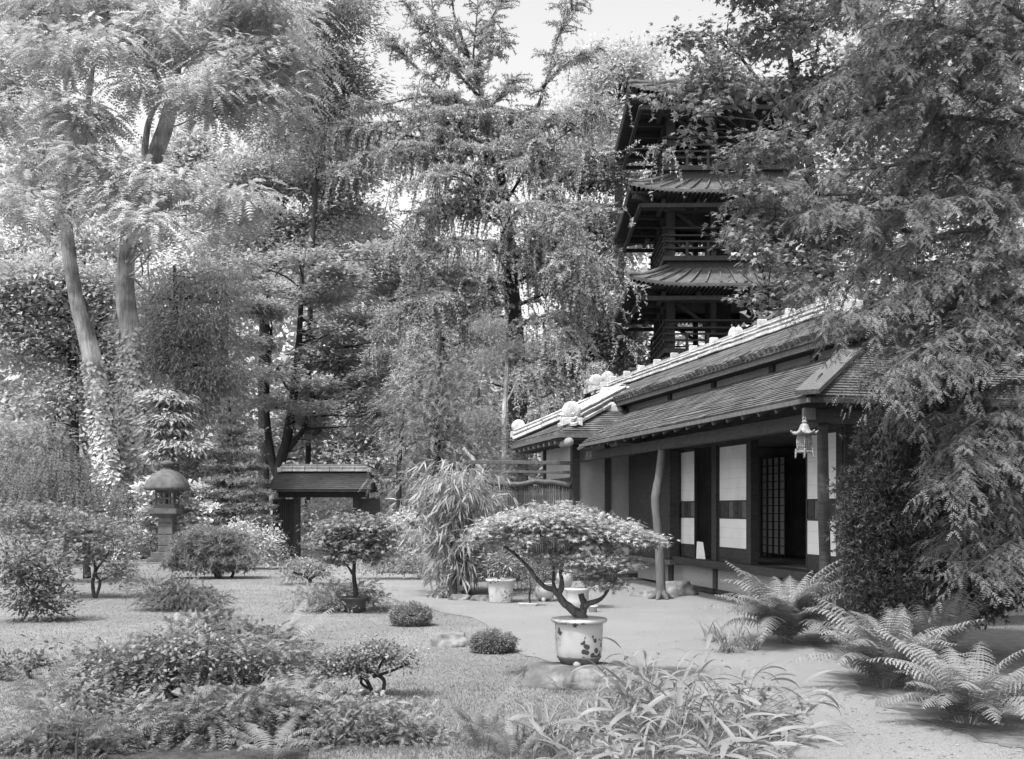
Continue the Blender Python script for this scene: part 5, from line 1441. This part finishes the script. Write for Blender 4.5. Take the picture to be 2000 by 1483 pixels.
for bi, (dz, pp_, dens) in enumerate(boughs):
    m = len(pp_)
    pts = [P(a, b, ZH + dz * (i / (m - 1))) for i, (a, b) in enumerate(pp_)]
    ln = sum((pts[i + 1] - pts[i]).length for i in range(m - 1))
    hb_.tube(pts, [.028 * (1 - .85 * i / (m - 1)) + .002 for i in range(m)], 6, .1, 4, bi)
    cp, _ = catmull(pts, [0] * m, 10)
    CP = np.array([tuple(p) for p in cp])
    for q in range(int(ln * 46 * dens)):
        t = rng.uniform(.1, 1.0)
        x = t * (len(CP) - 1); i0 = min(int(x), len(CP) - 2)
        p = CP[i0] + (CP[i0 + 1] - CP[i0]) * (x - i0)
        d = unit(CP[i0 + 1] - CP[i0]); sd = unit(np.cross(d, [0, 0, 1]))
        sg = rng.choice([-1, 1])
        d0 = unit(d * rng.uniform(.1, 1) + sd * sg * rng.uniform(.2, 1.2) + np.array([0, 0, rng.uniform(-.5, .4)]))
        l = rng.uniform(.14, .60) * (1.2 - .5 * t)
        nd = max(3, int(l / .046))
        ts = np.linspace(.05, 1, nd)[:, None]
        nodes = p + d0 * l * ts + np.array([0, 0, -1.0]) * (rng.uniform(.05, .6) * l) * ts ** 2
        tg = unit(np.gradient(nodes, axis=0))
        if q % 2 == 0: hb_.tube([nodes[0], nodes[nd // 2], nodes[-1]], [.005, .004, .002], 3, 0, 2)
        s2 = unit(np.cross(tg, np.array([[0, 0, 1.0]])))
        cs = rng.uniform(.75, 1.25)
        for sgn in (-1, 1):
            SA.append(nodes + rng.normal(0, .006, (nd, 3))); SD.append(unit(tg * .8 + s2 * sgn * .75 + np.array([0, 0, -.25]) + rng.normal(0, .28, (nd, 3))))
            SN.append(unit(np.cross(s2, tg) + rng.normal(0, .25, (nd, 3)))); SS.append(np.full(nd, cs) * rng.uniform(.85, 1.15, nd))
SA, SD, SN, SS = map(np.concatenate, (SA, SD, SN, SS))
SN = unit(SN - SD * np.sum(SN * SD, 1, keepdims=True))
Q, ii = leaf_geo('pinnate', SA, SD, SN, .023, .012, rng, 5, 55, .075, .25, True)
hb_.build('trunk', 'bark', hem, True)
meshquads('crown', Q, SS[ii], 'leaf_hemlock', hem)

# ================================================================== shrubs
def shrub(name, label, px, py, ells, n, m, L, W, cat='shrub', stems=None, Y=None, bark='bark', group='garden shrubs', **kw):
    g = G(px, py) if Y is None else Vector((P(px, py, Y).x, Y, 0))
    Y = g.y
    tr2 = [Tk(Y, s) for s in stems] if stems else [([Vector((g.x, g.y, 0)), Vector((g.x, g.y, .12)), Vector((g.x + .02, g.y, .2))], [.009, .007, .004])]
    a = dict(clump=.12, flat=.6, per=18, ntw=30, tw=.006, tn=7, names=('stem', 'foliage'))
    a.update(kw)
    return plant(name, label, cat, g, tr2, [(e[0], e[1], Y + (e[4] if len(e) > 4 else 0), e[2], e[3]) for e in ells], n, m, bark, L=L, W=W, group=group, **a)
# dark yew bush against the house
shrub('yew_bush', 'dense dark yew bush in front of the right end of the house', 1760, 1250, [(1700, 950, 55, 50), (1740, 860, 60, 60), (1790, 780, 60, 55), (1700, 1040, 60, 70), (1760, 1000, 80, 90), (1690, 1130, 45, 60), (1770, 1120, 90, 80), (1840, 900, 80, 90), (1860, 1040, 90, 100), (1850, 780, 70, 60), (1930, 950, 80, 120), (1920, 1130, 80, 80), (1740, 1190, 70, 40)],
      15000, 'leaf_yew', .050, .018, Y=10.2, style='tuft', pairs=7, clump=.06, flat=.9, per=20, shell=.22, outw=1.4, wild=.35, stems=[[(1760, 1255, 8), (1755, 1100, 7), (1760, 950, 5), (1780, 820, 3)], [(1800, 1255, 7), (1830, 1050, 5), (1850, 850, 3)]], droop=-.1, ntw=120, tw=.008)
# clipped balls
for i, (px, py, rx, ry, lab) in enumerate(((803, 1226, 41, 24, 'clipped round shrub at the path edge beyond the pale rock'), (963, 1278, 44, 22, 'clipped round shrub right of the pale rock, nearer the camera'))):
    shrub('clipped_shrub', lab, px, py - 4, [(px, py - ry, rx, ry)], 8500, 'leaf_shrub', .024, .013, tri=True, clump=.018, flat=.8, per=14, shell=.13, outw=1.6, wild=.5, ntw=90, tw=.004, group='clipped round shrubs')
# low gnarled azalea on the lawn, front
shrub('gnarled_azalea', 'low spreading azalea with bare twisted branches on the lawn', 730, 1362, [(660, 1290, 55, 22), (720, 1272, 55, 18), (770, 1278, 45, 18), (640, 1310, 35, 16), (700, 1305, 45, 12), (790, 1295, 26, 9), (740, 1250, 22, 8)], 5000, 'leaf_near', .032, .017, clump=.05, flat=.4, per=20, up=1.3, ntw=90, tw=.005,
      stems=[[(730, 1360, 4), (722, 1340, 4), (712, 1325, 4), (690, 1312, 3.5), (650, 1306, 2)], [(748, 1352, 4), (750, 1330, 4), (735, 1318, 3.5), (700, 1305, 2.5)], [(728, 1322, 3.5), (760, 1312, 3), (800, 1296, 2)], [(735, 1318, 3), (745, 1295, 2.5), (760, 1275, 2)], [(720, 1345, 3), (706, 1335, 3), (708, 1322, 3), (720, 1316, 2.5)]], bark='darkbark', cat='bonsai')
shrub('lawn_bonsai', 'small flat topped tree on the lawn left of the dark pot', 607, 1142, [(600, 1105, 50, 14), (570, 1122, 34, 12), (625, 1112, 34, 12), (580, 1098, 30, 9)], 1700, 'leaf_shrub', .07, .026, clump=.11, flat=.35, per=22, up=1.4, stems=[[(607, 1142, 4), (603, 1130, 3.5), (585, 1122, 2.5), (572, 1118, 2)], [(605, 1132, 3), (622, 1120, 2.5), (635, 1112, 2)]], bark='darkbark', cat='bonsai', tw=.008)
shrub('feathery_shrub', 'pale feathery low shrub behind and left of the dark pot', 640, 1195, [(600, 1165, 34, 18), (640, 1160, 40, 22), (690, 1160, 50, 24, .4), (720, 1175, 26, 16), (580, 1175, 20, 10), (665, 1180, 40, 12)], 1500, 'leaf_near', .03, .014, style='pinnate', pairs=5, ll=.10, ang=50, clump=.09, per=8)
shrub('creeping_juniper', 'dark creeping juniper on the lawn below the mugo pine', 350, 1192, [(300, 1150, 36, 14), (350, 1158, 55, 20), (400, 1172, 36, 16), (330, 1172, 40, 12)], 1800, 'leaf_dark', .03, .014, style='pinnate', pairs=6, ll=.14, ang=42, clump=.10, flat=.5, per=8, droop=-.1)
shrub('mugo_pine', 'rounded grey pine bush right of the stone lantern', 425, 1130, [(380, 1075, 45, 30), (440, 1070, 50, 32), (410, 1055, 50, 22), (470, 1090, 34, 24), (360, 1095, 34, 22), (420, 1100, 60, 16)], 3600, 'leaf_mid', .11, .020, style='tuft', pairs=9, clump=.08, per=9, outw=1.2, droop=-.4, wild=.3, stems=[[(430, 1130, 5), (428, 1115, 4), (440, 1100, 3)], [(425, 1130, 4), (415, 1112, 3), (395, 1100, 2)], [(452, 1128, 3), (456, 1118, 3), (448, 1108, 2)]], bark='darkbark')
shrub('white_azalea', 'pale blossoming azalea bush right of the mugo pine', 490, 1120, [(470, 1030, 40, 22), (510, 1055, 36, 26), (470, 1065, 30, 24), (525, 1085, 24, 20)], 2600, 'leaf_pale', .08, .05, clump=.11, per=26, flat=.5, Y=24.5)
shrub('dark_shrub', 'dark little conifer at the left foot of the garden gate', 550, 1110, [(546, 1080, 18, 22), (540, 1060, 13, 18), (556, 1095, 14, 12)], 1500, 'leaf_dark', .09, .025, clump=.1, per=20, Y=26)
# blossoms round the lantern
for i, (lab, px, Y, es, n) in enumerate((('white blossoming azalea left of the stone lantern shaft', 292, 28.0, [(290, 960, 24, 18), (300, 1000, 26, 22), (285, 1030, 22, 22), (305, 940, 18, 10)], 1500),
        ('white blossoming azalea right of the stone lantern shaft', 385, 27.9, [(382, 960, 28, 15), (378, 990, 32, 16), (400, 1000, 34, 18), (365, 1020, 30, 18), (400, 1030, 40, 16)], 2600),
        ('white blossoming branch behind the stone lantern cap', 360, 29.6, [(330, 905, 40, 12), (385, 905, 32, 10), (372, 925, 18, 14), (410, 925, 22, 10)], 1500))):
    o = shrub('blossoming_azalea', lab, px, 1090, es, int(n * 1.8), 'petal', .115, .10, Y=Y, clump=.10, per=30, flat=.35, up=1.6, droop=.1)
    r2 = np.random.default_rng(500 + i)
    A, D, N, sh, cc, _ = crown([(e[0], e[1] + 5, Y + .15, e[2] * 1.15, e[3] * 1.2) for e in es], n, r2, .16, .5, 26)
    Q, ii = leaf_geo('leaf', A, D, N, .11, .05, r2)
    meshquads('leaves', Q, sh[ii], 'leaf_mid', o)
# left edge
bgtree('weeping_conifer', 'weeping conifer mound at the left edge below the ivy trunks', 150, 20, [[(170, 1130, 8), (165, 1000, 7), (150, 900, 5), (140, 860, 3)]], [(120, 895, 50, 24), (100, 920, 50, 36), (190, 950, 40, 30), (150, 970, 70, 46), (230, 990, 35, 55), (90, 980, 50, 50), (250, 1040, 30, 40), (30, 960, 50, 70)], 2400, 'leaf_hemlock', L=.05, W=.013, style='pinnate', pairs=7, ang=35, ll=.34, clump=.18, flat=.8, per=10, droop=1.6, wild=.25, ldroop=.9)
bgtree('pale_hedge', 'soft pale conifer shrub behind the weeping mound at far left', 110, 25, [[(130, 1110, 6), (125, 950, 5), (120, 850, 2)]], [(80, 860, 50, 36), (120, 890, 36, 30), (30, 870, 60, 60)], 1100, 'leaf_mid', L=.06, W=.02, style='pinnate', pairs=6, ang=45, ll=.22, clump=.2, per=9)
plant('garden_maple', 'small pale maple with a crooked double stem at the left edge', 'tree', G(185, 1168), [Tk(16.6, [(185, 1170, 4), (181, 1140, 3.5), (186, 1110, 3), (178, 1080, 2.5), (172, 1060, 2)]), Tk(16.6, [(187, 1168, 3), (195, 1140, 3), (187, 1118, 2.5), (205, 1090, 2), (215, 1075, 1.5)])],
      [(110, 1010, 16.6, 70, 22), (190, 1030, 16.6, 60, 20), (140, 1045, 16.4, 70, 18), (225, 1055, 16.5, 36, 18), (80, 1050, 16.4, 50, 22), (200, 1080, 16.6, 40, 14), (40, 1010, 16.6, 60, 30), (140, 1085, 16.8, 40, 16), (230, 1120, 16.8, 34, 22)], 6500, 'leaf_near', 'darkbark', L=.055, W=.018, style='star', clump=.13, flat=.35, per=24, droop=.35, up=1.4, ntw=60, tw=.008, tri=True)
shrub('dark_shrub', 'dark broad leaved shrub at the left edge beside the lawn', 100, 1215, [(95, 1110, 45, 36), (60, 1150, 50, 50), (110, 1170, 36, 30), (30, 1090, 50, 50), (90, 1200, 40, 20)], 3000, 'leaf_dark', .075, .035, clump=.1, per=24, Y=13.2)
shrub('dark_shrub', 'low dark leafy plant at the left edge in the foreground', 50, 1330, [(60, 1290, 40, 26), (20, 1310, 50, 40), (80, 1265, 20, 14)], 900, 'leaf_dark', .06, .03, clump=.08, per=20, Y=8.8)
# the shrub bed in the left foreground
shrub('hemlock_bush', 'low dark hemlock bush spreading over the left foreground bed', 330, 1370, [(230, 1300, 85, 36), (330, 1285, 100, 40), (430, 1280, 100, 40), (540, 1300, 60, 36), (160, 1330, 60, 30), (360, 1250, 60, 22, .6), (480, 1330, 60, 36), (300, 1345, 90, 26), (200, 1345, 50, 26), (470, 1235, 50, 22, .8)], 5200, 'leaf_needle', .030, .011, Y=7.7, style='pinnate', pairs=8, ll=.13, ang=58, clump=.085, flat=.5, per=8, droop=.1, ntw=120, stems=[[(330, 1400, 5), (325, 1340, 4.5), (360, 1290, 4), (400, 1240, 3), (440, 1228, 2)], [(335, 1395, 4), (290, 1340, 3.5), (230, 1310, 2)], [(335, 1395, 4), (420, 1340, 3.5), (480, 1310, 2)]], bark='darkbark')
shrub('ivy_patch', 'broad leaved trailing plant with pale leaves among the left shrubs', 330, 1330, [(330, 1255, 60, 20), (240, 1285, 70, 22), (400, 1270, 60, 24), (300, 1320, 80, 20), (390, 1330, 50, 18), (180, 1300, 40, 16), (470, 1280, 40, 20)], 1700, 'leaf_near', .038, .021, Y=7.45, clump=.09, per=14, flat=.6, up=1.2)
shrub('conifer_mat', 'flat needled conifer bush at the bottom left, close to the camera', 400, 1450, [(420, 1395, 90, 30), (350, 1412, 80, 28), (480, 1375, 70, 28), (560, 1390, 50, 30), (250, 1420, 60, 28), (400, 1450, 110, 26), (520, 1410, 40, 24), (300, 1460, 70, 24)], 3000, 'leaf_needle', .030, .010, Y=6.5, style='pinnate', pairs=9, ll=.13, ang=60, clump=.08, flat=.4, per=7, droop=0, bark='darkbark', ntw=80)
shrub('fir_sprig', 'coarse needled fir branch rising from the bottom left corner', 150, 1500, [(260, 1395, 40, 14), (200, 1420, 40, 14), (140, 1450, 40, 14), (100, 1380, 30, 30), (90, 1340, 24, 20)], 110, 'leaf_shrub', .036, .007, Y=5.9, style='pinnate', pairs=13, ll=.19, ang=62, clump=.06, flat=.4, per=6, droop=-.5, wild=.3, outw=.4, bark='bark')
shrub('ground_cover', 'pale fluffy dwarf conifer carpet at the bottom edge left of centre', 700, 1440, [(620, 1420, 60, 26), (700, 1400, 70, 22), (780, 1420, 60, 24), (680, 1450, 100, 22), (820, 1450, 50, 18), (720, 1378, 40, 12), (600, 1460, 60, 20)], 2600, 'leaf_near', .020, .011, Y=6.4, style='pinnate', pairs=6, ll=.075, ang=50, clump=.06, flat=.5, per=8, droop=-.2)
shrub('ground_cover', 'pale fluffy dwarf conifer carpet in the bottom left corner', 130, 1450, [(100, 1430, 80, 30), (180, 1440, 70, 24), (60, 1460, 80, 30), (230, 1460, 60, 20)], 2000, 'leaf_near', .022, .011, Y=6.2, style='pinnate', pairs=6, ll=.08, ang=50, clump=.06, flat=.5, per=8, droop=-.2)
shrub('trailing_shrub', 'fine twiggy shrub between the back fern and the lawn at left', 480, 1300, [(430, 1235, 50, 24), (500, 1250, 50, 26), (560, 1270, 50, 28), (460, 1275, 60, 24), (390, 1215, 30, 14)], 1900, 'leaf_needle', .028, .011, Y=8.7, style='pinnate', pairs=6, ll=.10, ang=52, clump=.07, flat=.6, per=8, droop=-.1, ntw=120, bark='darkbark', stems=[[(480, 1310, 4), (470, 1270, 3.5), (430, 1232, 3), (395, 1212, 2)], [(485, 1308, 4), (520, 1270, 3), (560, 1250, 2)]])
shrub('trailing_shrub', 'leafy low shrub filling the near left edge of the bed', 180, 1380, [(150, 1360, 60, 26), (210, 1375, 60, 26), (110, 1385, 50, 26), (260, 1390, 50, 24)], 1500, 'leaf_needle', .045, .022, Y=7.0, clump=.07, flat=.6, per=16, ntw=60)
shrub('trailing_shrub', 'low leafy plant between the middle fern and the gnarled azalea', 630, 1385, [(610, 1350, 40, 22), (640, 1370, 45, 22), (590, 1330, 30, 18), (670, 1385, 36, 16)], 1300, 'leaf_near', .036, .018, Y=7.4, clump=.06, flat=.6, per=16, ntw=60)
c = G(420, 1440); rock('bed_rock', (c.x, c.y, -.03), (.20, .14, .14), 'dark rock half hidden under the conifer at bottom left', 'rock', 33)
c = G(470, 1400); rock('bed_rock', (c.x, c.y, -.03), (.22, .16, .15), 'rock under the overhanging hemlock branches in the left bed', 'rock', 37)
# beyond the path, right of the gate
shrub('flower_bush', 'pale flowering bush right of the garden gate by the bamboo', 790, 1100, [(770, 1040, 36, 26), (800, 1060, 34, 28), (790, 1010, 22, 18), (750, 1065, 28, 20)], 2600, 'leaf_pale', .085, .045, Y=23, clump=.13, per=26, flat=.5)
shrub('dark_shrub', 'low dark bush below the pale flowering bush by the path', 790, 1125, [(760, 1095, 50, 20), (810, 1100, 40, 22), (720, 1105, 40, 16), (835, 1110, 30, 16)], 2600, 'leaf_mid', .07, .03, Y=21, clump=.13, per=24)
shrub('gate_shrub', 'leafy shrub growing behind the open garden gate', 640, 1085, [(640, 1000, 60, 30), (600, 1020, 40, 30), (680, 1020, 40, 30), (640, 1045, 60, 22), (740, 980, 40, 40)], 3600, 'leaf_pale', .14, .08, Y=36, clump=.25, per=30)
shrub('conifer_shrub', 'bushy soft conifer between the gate and the bamboo', 745, 1100, [(745, 985, 40, 30), (780, 960, 45, 36), (730, 1020, 30, 24), (800, 990, 30, 26)], 850, 'leaf_mid', .05, .018, Y=31.5, style='pinnate', pairs=6, ll=.20, ang=45, clump=.15, per=8)
# bamboo clump
ZB = 17.4
r2 = np.random.default_rng(41)
bb = thing('bamboo_clump', 'bamboo clump with long drooping leaves left of the white pot', 'bamboo', G(890, 1165))
cb2 = MB(); BA, BD, BN = [], [], []
for i in range(48):
    bx, by = r2.normal(895, 22), r2.uniform(1150, 1172)
    g = np.array(G(bx, by)); g[1] = ZB + r2.normal(0, .3)
    tx, tyy = r2.normal(905, 55), r2.uniform(885, 1060)
    tp = np.array(P(tx, tyy, g[1] + r2.normal(0, .35)))
    md = g * .45 + tp * .55 + np.array([(g[0] - tp[0]) * .25, 0, .15])
    cb2.tube([g, md, tp], [.011, .009, .003], 5, 0, 5)
    cp, _ = catmull([g, md, tp], [0, 0, 0], 8)
    CP = np.array([tuple(p) for p in cp])
    for q in range(34):
        t = r2.beta(2.2, 1.0) * (len(CP) - 2)
        i0 = int(t); p = CP[i0] + (CP[i0 + 1] - CP[i0]) * (t - i0)
        a = r2.uniform(0, 2 * math.pi)
        o = np.array([math.cos(a), math.sin(a), 0])
        tw_ = p + o * r2.uniform(.08, .40) + np.array([0, 0, r2.uniform(-.05, .15)])
        for k in range(4):
            BA.append(tw_ + r2.normal(0, .02, 3))
            BD.append(o * r2.uniform(.4, 1.1) + r2.normal(0, .55, 3) + np.array([0, 0, -r2.uniform(.0, .9)])); BN.append(np.array([0, 0, 1]) + r2.normal(0, .4, 3))
cb2.build('cane', 'cane', bb, True)
BA = np.array(BA); BA[:, 2] = np.maximum(BA[:, 2], .3); BD = unit(np.array(BD)); BN = np.array(BN); BN = unit(BN - BD * np.sum(BN * BD, 1, keepdims=True))
nB = len(BA); l = r2.uniform(.15, .30, nB)
S = np.cross(BD, BN)
w = (l * .055)[:, None]; l = l[:, None]
m1 = BA + BD * l * .3; m2 = BA + BD * l * .65 + np.array([0, 0, -.06]) * l; e = BA + BD * l + np.array([0, 0, -.2]) * l
Q = np.concatenate([np.stack([BA, m1 + S * w, m1 + S * w * .01, m1 - S * w], 1), np.stack([m1 - S * w, m1 + S * w, m2 + S * w * .85, m2 - S * w * .85], 1), np.stack([m2 + S * w * .85, e + S * w * .02, e - S * w * .02, m2 - S * w * .85], 1)])
meshquads('leaves', Q, np.tile(r2.uniform(.75, 1.25, nB), 3), 'leaf_bamboo', bb)
c = G(885, 1170)
MB().tube([(c.x, c.y, 0), (c.x, c.y, .2), (c.x - .01, c.y, .45)], [.07, .065, .06], 9, .2, 4).build('old_stump', 'darkbark', bb, True)
shrub('low_fern_plant', 'small leafy plant at the path edge left of the bamboo foot', 865, 1168, [(860, 1158, 18, 7), (875, 1150, 12, 7)], 160, 'leaf_near', .14, .03, clump=.06, per=12, up=1)
shrub('wall_plant', 'low shrub behind the ceramic pots against the fence', 1000, 1165, [(1010, 1120, 40, 30), (1050, 1120, 40, 26), (970, 1110, 30, 26)], 2000, 'leaf_mid', .06, .022, Y=18.2, clump=.12, per=20)
